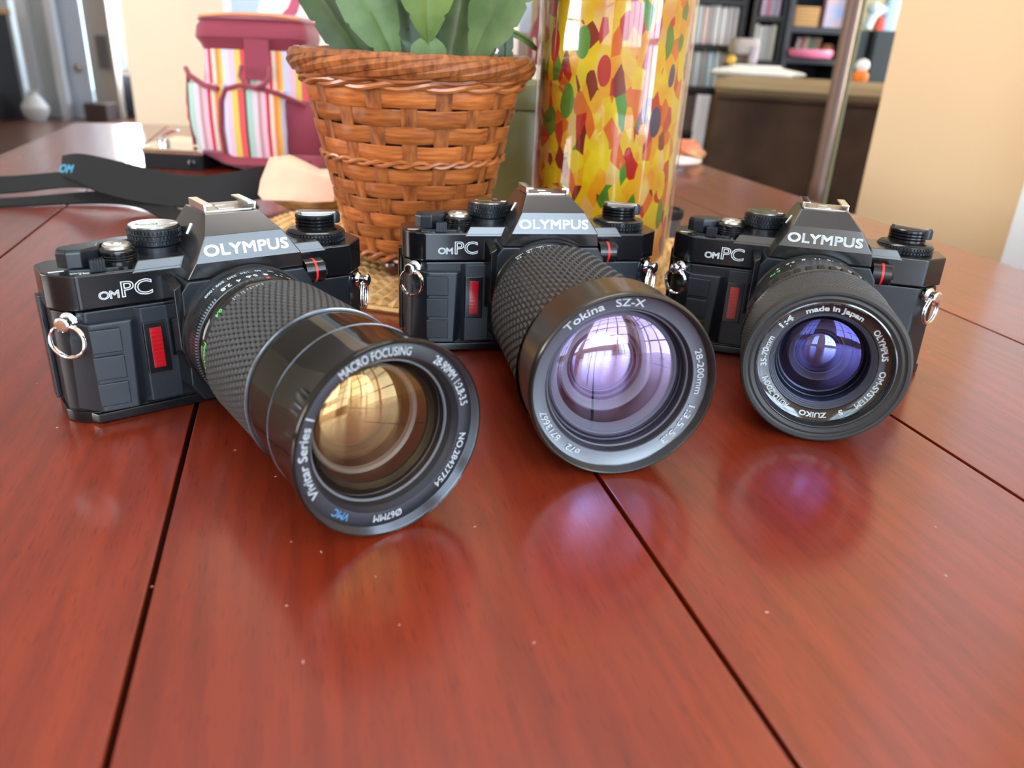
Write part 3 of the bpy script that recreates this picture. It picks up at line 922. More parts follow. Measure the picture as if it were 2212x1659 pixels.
def lens_blue(root):
    F = lens_frame(AX, AZ)
    mount_rings(root, F, 28)
    lens = part('zoom_lens', F, [(24, 27), (28.2, 27), (28.2, 31), (28.0, 35), (29.6, 35.4), (29.6, 44), (30.8, 44.6), (31.8, 60), (30.8, 60.4), (30.8, 63), (31.6, 63.2), (31.6, 84)], M_ANOD, root)
    bm = bmesh.new()
    for i, t in enumerate(('1000', '500', '250', '125', '60')):
        barrel_text(bm, F, 28.25, 30.8, t, -38 + i * 11, 2.4, .03)
    for i, t in enumerate(('4', '5.6', '8', '11', '16', '22')):
        barrel_text(bm, F, 29.65, 37.4, t, -40 + i * 12, 3.6, .05)
    finish('ring_numbers', bm, M_SILVERINK, lens, smooth=False)
    bm = bmesh.new()
    for t, an in (('0.75', -42), ('1', -28)):
        barrel_text(bm, F, 31.75, 52, t, an, 3.2, .08)
    finish('distance_numbers', bm, M_GREEN, lens, smooth=False)
    bm = bmesh.new()
    for k in range(40):
        a0 = 2 * PI * k / 40; a1 = a0 + 2 * PI * .62 / 40
        loft(bm, [[F(31.5, a0, 64), F(31.5, a1, 64), F(31.5, a1, 73), F(31.5, a0, 73)], [F(32.6, a0 + .01, 65), F(32.6, a1 - .01, 65), F(32.6, a1 - .01, 72), F(32.6, a0 + .01, 72)]])
    finish('zoom_ribs', bm, M_MATTBLACK, lens, smooth=False)
    part('collar', F, [(31.2, 74), (33.0, 74.4), (33.0, 76.8), (32.0, 77.4)], M_ANOD, lens)
    bm = bmesh.new()
    knurl(bm, F, lambda s: 31.9 + .7 * (s - 77.5) / 28, 77.5, 105.5, 15, 140, 0.95, 0.5, gap=0.03, tip=0.40, gap_s=0.03)
    finish('rubber_grip', bm, M_RUBBER2, lens, smooth=False)
    part('front_barrel', F, [(31.5, 77), (31.9, 77.5), (32.6, 105.5), (33.3, 105.8), (33.5, 108.4), (33.0, 110.2), (32.2, 110.77), (31.2, 110.7), (30.8, 110.0), (30.2, 109.7), (29.2, 110.0), (28.6, 109.6), (27.8, 109.0), (27.6, 108.2)], M_RUBBER, lens)
    part('filter_thread', F, [(27.9, 108.8), (27.2, 109.0), (26.8, 108.6)] + [(26.7 - (.3 if k % 2 else 0), 108.2 - .5 * k) for k in range(8)] + [(26.2, 104.0)], mat('thread_gloss', (0.10, 0.10, 0.10), 0.10, metal=0.8), lens)
    nr = part('name_ring', F, [(26.5, 104.4), (26.2, 104.2), (21.6, 103.6), (21.3, 103.2)], mat('ring_gloss_black', (0.010, 0.009, 0.009), 0.07, spec=0.8), lens)
    part('baffle_ring', F, [(21.6, 103.5), (21.2, 103.0), (20.9, 102.2), (20.7, 102.4), (20.3, 101.4), (20.1, 101.6), (19.7, 100.6), (19.5, 100.8), (19.1, 99.8)], mat('baffle_grey', (0.09, 0.09, 0.11), 0.35), lens)
    bm = bmesh.new()
    for t, a0, a1, sz in (('made in Japan', 333, 30, 2.9), ('OLYMPUS', 46, 80, 3.4), ('OM-SYSTEM', 91, 137, 3.4), ('S', 150, 154, 3.3), ('ZUIKO', 166, 193, 3.3), ('AUTO-ZOOM', 206, 247, 3.3),
                          ('35-70mm', 259, 292, 3.3), ('1:4', 305, 320, 3.3)):
        ring_text(bm, F, 104.1, t, a0, a1, 22.6, sz, 0.085)
    finish('ring_lettering', bm, M_WHITE, nr, smooth=False)
    part('inner_wall', F, [(19.4, 100.4), (18.9, 99), (18.4, 96), (18.0, 95.8), (17.4, 92.5), (16.8, 92.2), (15.4, 89), (13.5, 86.5), (12.8, 86.2), (11.5, 83), (0, 80)], mat('inner_deep', (0.004, 0.006, 0.009), 0.3), lens)
    part('retaining_ring', F, [(13.4, 89.6), (12.8, 90.6), (11.2, 89.4), (10.6, 88.0), (10.0, 88.0)], mat('inner_blue_grey', (0.028, 0.028, 0.038), 0.35), lens)
    part('rear_element', F, dome(10.0, 87.0, 4.0), coated_glass('blue_rear_glass', (0.40, 0.42, 1.0), 0.30, 0.6, (0.4, 0.35, 0.7)), lens)
    part('front_element', F, dome(19.0, 95.4, 4.2, 10), coated_glass('blue_front_glass', (0.36, 0.30, 1.0), 0.06, 0.30, (0.9, 0.92, 0.97)), lens)


CAMS = [((-0.13081, 0.33058), 0.67218, 0.0112, lens_amber, 'black film camera with a long glossy zoom lens and amber glass'),
        ((0.00615, 0.40755), 0.21149, 0.0272, lens_violet, 'black film camera with a wide zoom lens and violet glass, before the vase'),
        ((0.14952, 0.40838), -0.24002, 0.0184, lens_blue, 'black film camera with a short zoom lens and deep blue glass')]
proto = None
for (cx, cy), yaw, tilt, lens_fn, label in CAMS:
    root = thing('film_camera', label, 'camera', group='black film cameras in a row')
    root.matrix_world = (Matrix.Translation((cx, cy, 0)) @ Matrix.Rotation(yaw, 4, 'Z') @ Matrix.Translation((0, 0.016, 0))
                         @ Matrix.Rotation(-tilt, 4, 'X') @ Matrix.Translation((0, -0.016, 0)))
    if proto is None:
        build_camera(root)
        proto = root
        proto_parts = list(root.children)
    else:
        for ch in proto_parts:
            c = ch.copy(); COL.objects.link(c); c.parent = root
            for g in ch.children:
                d = g.copy(); COL.objects.link(d); d.parent = c
    lens_fn(root)

# ================================================================ still life behind the cameras
# ---- coiled straw mat
MATC = Vector((-0.030, 0.620))
M_STRAW = add_noise_bump(add_color_noise(mat('straw', (0.62, 0.36, 0.13), 0.6), (0.50, 0.26, 0.08), (0.75, 0.48, 0.20), 90, (1, 1, 1)), 700, 0.4, 0.0006)
matobj = thing('straw_mat', 'round coiled straw mat under basket and vase', 'mat', (MATC.x, MATC.y, 0))
bm = bmesh.new()
lathe(bm, [(0, .0), (.1835, .0), (.1850, .0015), (.1835, .0030), (0, .0030)], 120, vert_axis(0, 0))
finish('rim_band', bm, M_STRAW, matobj, mm=False)
for k in range(20):
    R = 0.1775 - k * 0.0088
    if R < 0.01:
        break
    nb = max(12, int(2 * PI * R / 0.0080))
    seg = nb * 4 if R > .09 else nb * 2
    bm = bmesh.new()
    rings = []
    for i in range(seg):
        a = 2 * PI * i / seg
        w = 0.0035 + 0.0012 * math.cos(nb * a)
        hgt = 0.0027 + 0.0011 * math.cos(nb * a)
        rings.append([((R + w * math.cos(t)) * math.cos(a + .012 * math.sin(t) / R * .1), (R + w * math.cos(t)) * math.sin(a + .0012 / R * math.cos(t)), .0036 + hgt * math.sin(t)) for t in [2 * PI * q / 6 for q in range(6)]])
    loft(bm, rings, cap=False, closed=True)
    finish('coil', bm, M_STRAW, matobj, mm=False)

# ---- woven basket
BX, BY = -0.073, 0.537
ZB, ZT = 0.0165, 0.139
RB, RT = 0.0415, 0.0705
M_WICK = add_noise_bump(add_color_noise(mat('wicker_honey', (0.45, 0.15, 0.035), 0.36, coat=0.35, coat_rough=0.2), (0.26, 0.058, 0.011), (0.50, 0.155, 0.036), 55, (1, 1, 11), lo=0.3, hi=0.7), 300, 0.25, 0.0005)
M_WICKD = add_color_noise(mat('wicker_dark', (0.30, 0.09, 0.02), 0.4, coat=0.3, coat_rough=0.2), (0.13, 0.028, 0.006), (0.42, 0.125, 0.028), 70, (4, 4, 1), lo=0.3, hi=0.7)
for m_ in (M_WICK, M_WICKD):
    # every strip a little lighter or darker than the next
    nt, N, L, B = nodes_of(m_)
    src = B.inputs['Base Color'].links[0].from_socket
    oi = N.new('ShaderNodeObjectInfo'); mr = N.new('ShaderNodeMapRange'); mxc = N.new('ShaderNodeMix')
    mr.inputs['To Min'].default_value = 0.72; mr.inputs['To Max'].default_value = 1.15
    mxc.data_type = 'RGBA'; mxc.blend_type = 'MULTIPLY'; mxc.inputs[0].default_value = 1.0
    L.new(oi.outputs['Random'], mr.inputs['Value']); L.new(src, mxc.inputs[6]); L.new(mr.outputs['Result'], mxc.inputs[7]); L.new(mxc.outputs[2], B.inputs['Base Color'])
basket = thing('woven_basket', 'honey brown woven wicker basket holding the green plant', 'basket', (BX, BY, 0))


def rad_at(z):
    t = (z - ZB) / (ZT - ZB)
    return RB + (RT - RB) * t ** 0.92


NST = 20
for k in range(NST):
    a = 2 * PI * (k + .3) / NST
    loops = []
    for j in range(13):
        z = ZB + (ZT - .006 - ZB) * j / 12
        r = rad_at(z) - .0004
        w = .0036 + .0014 * j / 12
        c, s = math.cos(a), math.sin(a)
        loops.append([(r * c - w * s, r * s + w * c, z), ((r + .0008) * c - w * .6 * s, (r + .0008) * s + w * .6 * c, z), ((r + .0008) * c + w * .6 * s, (r + .0008) * s - w * .6 * c, z),
                      (r * c + w * s, r * s - w * c, z), ((r - .0012) * c, (r - .0012) * s, z)])
    bm = bmesh.new(); loft(bm, loops)
    finish('stake', bm, M_WICKD, basket, mm=False)


def weaver(zc, hgt, phase):
    bm = bmesh.new()
    seg = 160
    loops = []
    for i in range(seg):
        a = 2 * PI * i / seg
        wv = math.cos(NST / 2 * (a - 2 * PI * .3 / NST) + phase)
        wv = math.copysign(abs(wv) ** 0.6, wv)
        off = .0013 * wv
        jit = .0005 * math.sin(3 * a + zc * 900)
        lp = []
        for dz, dr in ((-.5, -.0004), (-.44, .0004), (0, .0007), (.44, .0004), (.5, -.0004), (0, -.0006)):
            z = zc + jit + dz * hgt
            r = rad_at(z) + off + dr
            lp.append((r * math.cos(a), r * math.sin(a), z))
        loops.append(lp)
    loft(bm, loops, cap=False, closed=True)
    return finish('weaver_strip', bm, M_WICK, basket, mm=False, angle=50)


def twist(zc, rr, n_str, minor, turns, radius_off=0.0, m=None):
    for sidx in range(n_str):
        pts = []
        seg = 220
        for i in range(seg):
            a = 2 * PI * i / seg
            ph = turns * a + 2 * PI * sidx / n_str
            z = zc + minor * math.sin(ph)
            r = rad_at(zc) + radius_off + minor * .8 * math.cos(ph)
            pts.append((r * math.cos(a), r * math.sin(a), z))
        bm = bmesh.new(); tube(bm, pts, rr, 7, closed=True)
        finish('twisted_strand', bm, m or M_WICK, basket, mm=False)


rows = []
z = ZB + .0105
for i in range(6):
    rows.append(z); z += .0086 + .0003 * i
zt1 = z - .0026
z += .0036
for i in range(4):
    rows.append(z); z += .0103
for i, zz in enumerate(rows):
    weaver(zz, .0087 + .0015 * i / 9, PI * (i % 2))
twist(ZB + .003, .0017, 2, .0021, 14, .0008)
twist(zt1, .0013, 2, .0014, 15, .0012)
twist(z - .0030, .0018, 2, .0017, 9, .0014)
twist(z + .0015, .0019, 2, .0018, 7, .0018, M_WICK)
twist(z + .0052, .0018, 2, .0016, 6, .0022, M_WICKD)
twist(ZT - .0035, .0034, 6, .0040, 3, .0020, M_WICKD)
bm = bmesh.new(); lathe(bm, [(0, ZB + .001), (RB - .001, ZB), (RB - .001, ZB + .003), (0, ZB + .003)], 40, vert_axis(0, 0))
finish('base_disc', bm, M_WICKD, basket, mm=False)
M_BEAD = mat('dark_wood_bead', (0.075, 0.022, 0.012), 0.3, coat=0.4)
for ang in (-104, 16, 136):
    bm = bmesh.new()
    fx, fy_ = .037 * math.cos(rad(ang)), .037 * math.sin(rad(ang))
    bmesh.ops.create_uvsphere(bm, u_segments=20, v_segments=12, radius=.0062, matrix=Matrix.Translation((fx, fy_, .0124)))
    finish('ball_foot', bm, M_BEAD, basket, mm=False)

# ---- cactus with notched flat leaves
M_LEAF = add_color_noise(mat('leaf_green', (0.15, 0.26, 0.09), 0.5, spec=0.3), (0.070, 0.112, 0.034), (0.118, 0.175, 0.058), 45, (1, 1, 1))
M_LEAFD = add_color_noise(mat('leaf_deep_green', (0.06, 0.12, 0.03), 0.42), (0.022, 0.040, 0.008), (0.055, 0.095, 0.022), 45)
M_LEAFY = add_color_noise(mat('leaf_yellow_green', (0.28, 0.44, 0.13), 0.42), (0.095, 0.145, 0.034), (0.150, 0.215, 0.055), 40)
plant = thing('leafy_cactus', 'green cactus with flat notched leaves growing in the basket', 'plant', (BX, BY, 0))
bm = bmesh.new(); lathe(bm, [(0, .030), (.040, .030), (.056, .118), (.058, .118), (.058, .121), (.054, .121), (.052, .112), (0, .112)], 36, vert_axis(0, 0))
finish('inner_pot', bm, mat('pot_brown', (0.05, 0.02, 0.012), 0.6), plant, mm=False)


def leaf(base, tip, width, m, bend=0.0, face=(0, -1, 0.15), teeth=5, t0=0.30):
    base, tip = Vector(base) - Vector((BX, BY, 0)), Vector(tip) - Vector((BX, BY, 0))
    ax = (tip - base); ln = ax.length; ax.normalize()
    nrm = Vector(face); nrm = (nrm - ax * nrm.dot(ax)).normalized()
    side = ax.cross(nrm)
    n = 48
    loops = []
    for i in range(n + 1):
        t = i / n
        env = min(1.0, (t / t0)) ** 0.75 * (1.0 if t < .80 else max(0.16, math.cos((t - .80) / .20 * PI / 2) ** 0.7))
        saw = (t * teeth) % 1.0
        notch = 1.0 - 0.20 * (1 - min(1, saw * 6)) - 0.03 * saw
        w = max(.0010, width / 2 * env * notch)
        c = base + ax * (ln * t) + nrm * (bend * math.sin(PI * t * .9))
        th = .0013
        cup = width * 0.10 * env
        lp = []
        for u, hh in ((-1, .2), (-.55, .9), (-.12, 1.0), (0, 1.9), (.12, 1.0), (.55, .9), (1, .2)):
            lp.append(c + side * (w * u) + nrm * (th * hh + cup * u * u))
        for u in (.55, 0, -.55):
            lp.append(c + side * (w * u) + nrm * (-th * .9 + cup * u * u))
        loops.append(lp)
    bm = bmesh.new(); loft(bm, loops)
    finish('leaf', bm, m, plant, mm=False, angle=60)


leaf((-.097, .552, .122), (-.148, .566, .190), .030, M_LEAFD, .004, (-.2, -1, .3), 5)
leaf((-.080, .520, .132), (-.118, .512, .205), .034, M_LEAF, .006, (.1, -1, .4), 5, .42)
leaf((-.0605, .512, .147), (-.0610, .505, .225), .038, M_LEAFY, .005, (0, -1, .25), 5, .40)
leaf((-.0610, .514, .112), (-.0600, .513, .152), .022, M_LEAF, .002, (0, -1, .15), 2, .2)
leaf((-.077, .530, .116), (-.080, .528, .150), .016, M_LEAFD, .002, (.2, -1, .1), 2)
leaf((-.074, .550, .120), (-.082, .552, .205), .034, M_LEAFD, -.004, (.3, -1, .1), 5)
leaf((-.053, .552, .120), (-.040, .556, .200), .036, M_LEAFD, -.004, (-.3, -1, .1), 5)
leaf((-.035, .530, .136), (.004, .524, .205), .036, M_LEAF, .006, (-.25, -1, .45), 5, .36)
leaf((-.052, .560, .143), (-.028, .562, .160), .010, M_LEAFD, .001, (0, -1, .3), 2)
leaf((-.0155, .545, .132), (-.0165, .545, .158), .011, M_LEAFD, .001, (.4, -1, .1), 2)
leaf((-.022, .560, .158), (.004, .566, .146), .006, M_LEAFY, .004, (0, -1, .8), 2)
leaf((-.070, .575, .118), (-.100, .600, .215), .036, M_LEAF, .004, (0, -1, .3), 5)
leaf((-.050, .580, .118), (-.015, .600, .215), .036, M_LEAF, .004, (0, -1, .3), 5)

# ---- speckled glass vase
VX, VY, VR, VH = 0.0550, 0.5490, 0.0490, 0.300
vase = thing('glass_vase', 'tall cylindrical glass vase speckled yellow, red, green and blue', 'vase', (VX, VY, 0.0064))
mv = bpy.data.materials.new('speckled_glass')
mv.use_nodes = True
nt, N, L, B = nodes_of(mv)
tc = N.new('ShaderNodeTexCoord')
warp = N.new('ShaderNodeTexNoise'); warp.inputs['Scale'].default_value = 26; warp.inputs['Detail'].default_value = 2
wsub = N.new('ShaderNodeVectorMath'); wsub.operation = 'SUBTRACT'; wsub.inputs[1].default_value = (.5, .5, .5)
wscl = N.new('ShaderNodeVectorMath'); wscl.operation = 'SCALE'; wscl.inputs['Scale'].default_value = 0.007
wadd = N.new('ShaderNodeVectorMath'); wadd.operation = 'ADD'
L.new(tc.outputs['Object'], warp.inputs['Vector']); L.new(warp.outputs['Color'], wsub.inputs[0]); L.new(wsub.outputs[0], wscl.inputs[0])
L.new(tc.outputs['Object'], wadd.inputs[0]); L.new(wscl.outputs[0], wadd.inputs[1])


def flecks(scale, zs, ramp, off):
    mp = N.new('ShaderNodeMapping'); mp.inputs['Scale'].default_value = (1, 1, zs); mp.inputs['Location'].default_value = off
    mp.inputs['Rotation'].default_value = (0, rad(16), 0)
    v = N.new('ShaderNodeTexVoronoi'); v.inputs['Scale'].default_value = scale; v.inputs['Randomness'].default_value = 1.0
    sep = N.new('ShaderNodeSeparateColor')
    cr_ = N.new('ShaderNodeValToRGB'); cr_.color_ramp.interpolation = 'CONSTANT'
    el = cr_.color_ramp.elements
    for i, (p, c) in enumerate(ramp):
        e = el[0] if i == 0 else (el[1] if i == 1 else el.new(p))
        e.position = p; e.color = (*c, 1)
    L.new(wadd.outputs[0], mp.inputs['Vector']); L.new(mp.outputs['Vector'], v.inputs['Vector'])
    L.new(v.outputs['Color'], sep.inputs['Color']); L.new(sep.outputs[0], cr_.inputs['Fac'])
    return v, sep, cr_


YEL, YEL2, ORA, RED_, GRN, BLU, CRM, DRD = (0.72, 0.50, 0.008), (0.74, 0.36, 0.008), (0.66, 0.13, 0.010), (0.48, 0.016, 0.008), (0.07, 0.24, 0.018), (0.012, 0.035, 0.14), (0.70, 0.46, 0.12), (0.20, 0.012, 0.006)
v1, s1_, c1_ = flecks(170, 0.46, [(0, YEL), (.24, YEL2), (.40, ORA), (.54, RED_), (.64, YEL), (.76, GRN), (.85, CRM), (.91, DRD)], (0, 0, 0))
v2, s2_, c2_ = flecks(78, 0.48, [(0, YEL), (.20, RED_), (.46, ORA), (.58, GRN), (.78, BLU), (.87, YEL2)], (3.1, 1.7, .4))
msk = N.new('ShaderNodeMath'); msk.operation = 'LESS_THAN'; msk.inputs[1].default_value = 0.38
L.new(v2.outputs['Distance'], msk.inputs[0])
pick = N.new('ShaderNodeMath'); pick.operation = 'GREATER_THAN'; pick.inputs[1].default_value = 0.35
L.new(s2_.outputs[1], pick.inputs[0])
mm_ = N.new('ShaderNodeMath'); mm_.operation = 'MULTIPLY'
L.new(msk.outputs[0], mm_.inputs[0]); L.new(pick.outputs[0], mm_.inputs[1])
mix = N.new('ShaderNodeMix'); mix.data_type = 'RGBA'
L.new(mm_.outputs[0], mix.inputs[0]); L.new(c1_.outputs['Color'], mix.inputs[6]); L.new(c2_.outputs['Color'], mix.inputs[7])
# warmer and redder drifts through the glass
dn = N.new('ShaderNodeTexNoise'); dn.inputs['Scale'].default_value = 34; dn.inputs['Detail'].default_value = 3
L.new(wadd.outputs[0], dn.inputs['Vector'])
dr = N.new('ShaderNodeValToRGB')
dr.color_ramp.elements[0].position = 0.40; dr.color_ramp.elements[0].color = (1, 1, 1, 1)
dr.color_ramp.elements[1].position = 0.66; dr.color_ramp.elements[1].color = (0.85, 0.45, 0.35, 1)
L.new(dn.outputs['Fac'], dr.inputs['Fac'])
mix0 = mix
mix = N.new('ShaderNodeMix'); mix.data_type = 'RGBA'; mix.blend_type = 'MULTIPLY'; mix.inputs[0].default_value = 0.85
L.new(mix0.outputs[2], mix.inputs[6]); L.new(dr.outputs['Color'], mix.inputs[7])
L.new(mix.outputs[2], B.inputs['Base Color'])
B.inputs['Roughness'].default_value = 0.25
tl = N.new('ShaderNodeBsdfTranslucent'); L.new(mix.outputs[2], tl.inputs['Color'])
ms = N.new('ShaderNodeMixShader'); ms.inputs[0].default_value = 0.30
L.new(B.outputs['BSDF'], ms.inputs[1]); L.new(tl.outputs['BSDF'], ms.inputs[2])
L.new(ms.outputs[0], N['Material Output'].inputs['Surface'])
bm = bmesh.new()
lathe(bm, [(0, .010), (VR - .007, .010), (VR - .0024, .014), (VR - .0012, VH - .003), (VR - .0056, VH - .002), (VR - .0062, .016), (0, .0135)], 80, vert_axis(0, 0))
finish('coloured_layer', bm, mv, vase, mm=False)
bm = bmesh.new()
lathe(bm, [(0, 0), (VR - .006, 0), (VR - .001, .002), (VR, .006), (VR + .0006, VH * .5), (VR, VH - .002), (VR - .001, VH), (VR - .0018, VH - .001), (VR - .0020, VH - .004)], 96, vert_axis(0, 0))
finish('clear_casing', bm, coated_glass('clear_glass', (1, 1, 1), 0.022, 0.5, (0.97, 0.97, 0.95)), vase, mm=False)

# ---- olive jar behind basket and vase
M_OLIVE = mat('olive_glaze', (0.085, 0.080, 0.028), 0.35, coat=0.2)
jar = thing('ceramic_jar', 'olive green jar standing in the gap between basket and vase', 'jar', (-0.010, 0.775, 0))
bm = bmesh.new(); lathe(bm, [(0, 0), (.050, 0), (.054, .004), (.056, .050), (.055, .088), (.050, .096), (0, .097)], 48, vert_axis(0, 0))
finish('jar_body', bm, M_OLIVE, jar, mm=False)
bm = bmesh.new(); lathe(bm, [(0, .0965), (.052, .0965), (.053, .100), (.053, .112), (.050, .117), (.012, .120), (.010, .124), (0, .127)], 48, vert_axis(0, 0))
finish('jar_lid', bm, mat('olive_lid', (0.12, 0.125, 0.055), 0.4), jar, mm=False)

# ---- film canister at the vase's foot
can = thing('film_canister', 'small black film canister standing behind the speckled vase', 'canister', (0.121, 0.672, 0))
bm = bmesh.new(); lathe(bm, [(0, 0), (.0150, 0), (.0155, .001), (.0155, .021), (0, .021)], 36, vert_axis(0, 0))
finish('canister_body', bm, mat('canister_grey', (0.06, 0.06, 0.065), 0.4), can, mm=False)
bm = bmesh.new(); lathe(bm, [(0, .0205), (.0166, .0205), (.0170, .0215), (.0170, .0262), (.0160, .0275), (.0135, .0275), (.0130, .0260), (0, .0260)], 36, vert_axis(0, 0))
finish('canister_cap', bm, M_MATTBLACK, can, mm=False)

# ---- seashell
M_SHELLIN = add_color_noise(mat('shell_pink', (0.80, 0.52, 0.38), 0.42, coat=0.2), (0.84, 0.56, 0.38), (0.74, 0.43, 0.32), 30)
M_SHELLOUT = add_noise_bump(add_color_noise(mat('shell_brown', (0.36, 0.19, 0.07), 0.45), (0.22, 0.10, 0.03), (0.52, 0.31, 0.13), 60, (1, 1, 4)), 120, 0.3, 0.002)
shell = thing('seashell', 'pale pink seashell with a brown underside leaning beside the basket', 'shell', (-0.197, 0.700, 0))
outl = [(-.0315, .019), (-.031, .030), (-.026, .0465), (-.010, .049), (.004, .044), (.016, .0395), (.032, .040), (.036, .030), (.034, .0165), (.014, .0150), (0, .0155), (-.016, .0150), (-.027, .0150)]
loops = []
for k, (sc, dy, dz) in enumerate(((1.0, -.004, 0), (1.03, 0.004, 0), (1.0, .012, -.001), (.8, .024, -.004), (.4, .031, -.006))):
    loops.append([(x * sc, dy + (.030 - .65 * z) * -.25 + (z - .03) * .55, .030 + (z - .030) * sc + dz) for x, z in outl])
bm = bmesh.new(); loft(bm, loops)
finish('shell_wall', bm, M_SHELLIN, shell, mm=False, angle=60)
under = []
for t in range(9):
    u = t / 8
    zz = .0172 - .0168 * u
    sx_ = .0335 * math.cos(u * PI / 2 * .80)
    sy_ = .020 * math.cos(u * PI / 2 * .70)
    under.append([(.003 + .008 * u + sx_ * math.cos(q), .004 + sy_ * math.sin(q), zz) for q in [2 * PI * i / 20 for i in range(20)]])
bm = bmesh.new(); loft(bm, under)
finish('shell_underside', bm, M_SHELLOUT, shell, mm=False, angle=60)

# ---- neck strap
M_STRAP = add_noise_bump(mat('strap_black', (0.007, 0.0075, 0.009), 0.6, spec=0.3), 1500, 0.4, 0.0004)
strap = thing('neck_strap', 'black padded camera neck strap lying on the table', 'strap', (0, 0, 0))


def ribbon(name, rows_, m, thick=.0016, parent=None):
    """rows of (lower edge, upper edge)"""
    n = len(rows_)
    fine = []
    for i in range(n - 1):
        p0 = rows_[max(i - 1, 0)]; p1 = rows_[i]; p2 = rows_[i + 1]; p3 = rows_[min(i + 2, n - 1)]
        for q in range(6):
            t = q / 6
            fine.append([.5 * ((2 * Vector(p1[j])) + (Vector(p2[j]) - Vector(p0[j])) * t + (2 * Vector(p0[j]) - 5 * Vector(p1[j]) + 4 * Vector(p2[j]) - Vector(p3[j])) * t * t
                               + (-Vector(p0[j]) + 3 * Vector(p1[j]) - 3 * Vector(p2[j]) + Vector(p3[j])) * t ** 3) for j in (0, 1)])
    fine.append([Vector(rows_[-1][0]), Vector(rows_[-1][1])])
    loops = []
    for i, (a, b) in enumerate(fine):
        nx_ = fine[min(i + 1, len(fine) - 1)][0] - fine[max(i - 1, 0)][0]
        w = b - a
        nn = nx_.cross(w).normalized() * thick * .5
        loops.append([a + nn, a.lerp(b, .5) + nn * 1.2, b + nn, b - nn, a.lerp(b, .5) - nn * 1.2, a - nn])
    bm = bmesh.new(); loft(bm, loops)
    return finish(name, bm, m, parent, mm=False, angle=45)


pad = ribbon('shoulder_pad', [((-.412, .712, .022), (-.418, .728, .036)), ((-.398, .702, .020), (-.398, .722, .0395)), ((-.372, .694, .012), (-.366, .718, .036)),
                              ((-.338, .690, .006), (-.332, .712, .031)), ((-.305, .688, .004), (-.298, .710, .027)), ((-.272, .694, .004), (-.266, .716, .030)),
                              ((-.242, .716, .008), (-.238, .738, .035)), ((-.215, .752, .008), (-.205, .778, .035))], M_STRAP, .0024, strap)
ribbon('webbing', [((-.560, .690, .002), (-.560, .705, .012)), ((-.500, .697, .003), (-.500, .712, .0155)), ((-.455, .702, .006), (-.455, .716, .0185)), ((-.412, .706, .012), (-.412, .716, .024)),
                   ((-.385, .704, .013), (-.385, .712, .024)), ((-.362, .702, .012), (-.362, .708, .022))], M_STRAP, .0016, strap)
ribbon('webbing', [((-.520, .640, .0012), (-.525, .655, .0022)), ((-.470, .650, .0012), (-.478, .668, .004)), ((-.430, .672, .0012), (-.435, .690, .005)), ((-.390, .694, .0014), (-.392, .712, .008)),
                   ((-.362, .700, .0014), (-.358, .716, .009)), ((-.338, .690, .0014), (-.330, .706, .006)), ((-.312, .666, .0014), (-.302, .684, .004)), ((-.288, .640, .0012), (-.276, .660, .003)),
                   ((-.260, .622, .0012), (-.252, .642, .002))], M_STRAP, .0016, strap)
ribbon('webbing', [((-.255, .640, .0012), (-.255, .660, .003)), ((-.235, .672, .0012), (-.232, .690, .006)), ((-.238, .688, .0014), (-.240, .704, .008))], M_STRAP, .0016, strap)
bm = bmesh.new()
put_text(bm, text2d('OM', .011, bold=.0003, shear=.2), lambda x, y, z: Vector((-.4065 + x * .7, .7095 - .0028 + y * .55, .0255 + y * .8)))
finish('strap_logo', bm, mat('turquoise_print', (0.10, 0.45, 0.65), 0.5), strap, mm=False, smooth=False)

# ---- chrome and black compact camera lying behind the strap
cc = thing('compact_camera', 'small black camera with a chrome top lying behind the neck strap', 'camera', (-.396, .930, 0))
bm = bmesh.new(); prism(bm, [(-.031, -.026), (.031, -.026), (.034, -.022), (.034, .028), (.030, .032), (-.030, .032), (-.034, .028), (-.034, -.022)], 0.0, .0165)
finish('camera_body', bm, M_BODY, cc, mm=False, bevel=.0012)
bm = bmesh.new(); prism(bm, [(-.032, -.027), (.032, -.027), (.035, -.023), (.035, .029), (.031, .033), (-.031, .033), (-.035, .029), (-.035, -.023)], .0168, .0225)
finish('chrome_plate', bm, M_CHROME, cc, mm=False, bevel=.0012)
bm = bmesh.new(); lathe(bm, [(0, .0223), (.0062, .0223), (.0066, .024), (.0066, .029), (.0058, .030), (0, .030)], 24, vert_axis(-.017, -.002))
finish('wind_knob', bm, M_CHROME, cc, mm=False)
bm = bmesh.new(); tube(bm, [(-.017, -.002, .030), (-.018, .004, .034), (-.013, .012, .037), (-.006, .016, .038)], [.0022, .0024, .0022, .0016], 10)
finish('wind_lever', bm, M_CHROME, cc, mm=False)
bm = bmesh.new(); lathe(bm, [(0, 0), (.0045, 0), (.0045, .002), (.003, .003), (0, .003)], 18, lambda r, a, s: (.023 + r * math.cos(a), -.026 - s, .008 + r * math.sin(a)))
finish('viewfinder', bm, M_COVER, cc, mm=False)
# cream box behind it
bx_ = thing('cream_box', 'cream cardboard box behind the chrome topped camera', 'box', (-.405, 1.015, 0))
bm = bmesh.new(); box(bm, -.050, .058, -.045, .045, 0, .012)
finish('box_body', bm, mat('cream_card', (0.80, 0.66, 0.47), 0.6), bx_, mm=False, bevel=.0015)
bm = bmesh.new(); box(bm, -.0515, .0595, -.0465, .0465, .010, .0170)
finish('box_lid', bm, mat('cream_card_lid', (0.83, 0.70, 0.51), 0.6), bx_, mm=False, bevel=.0015)

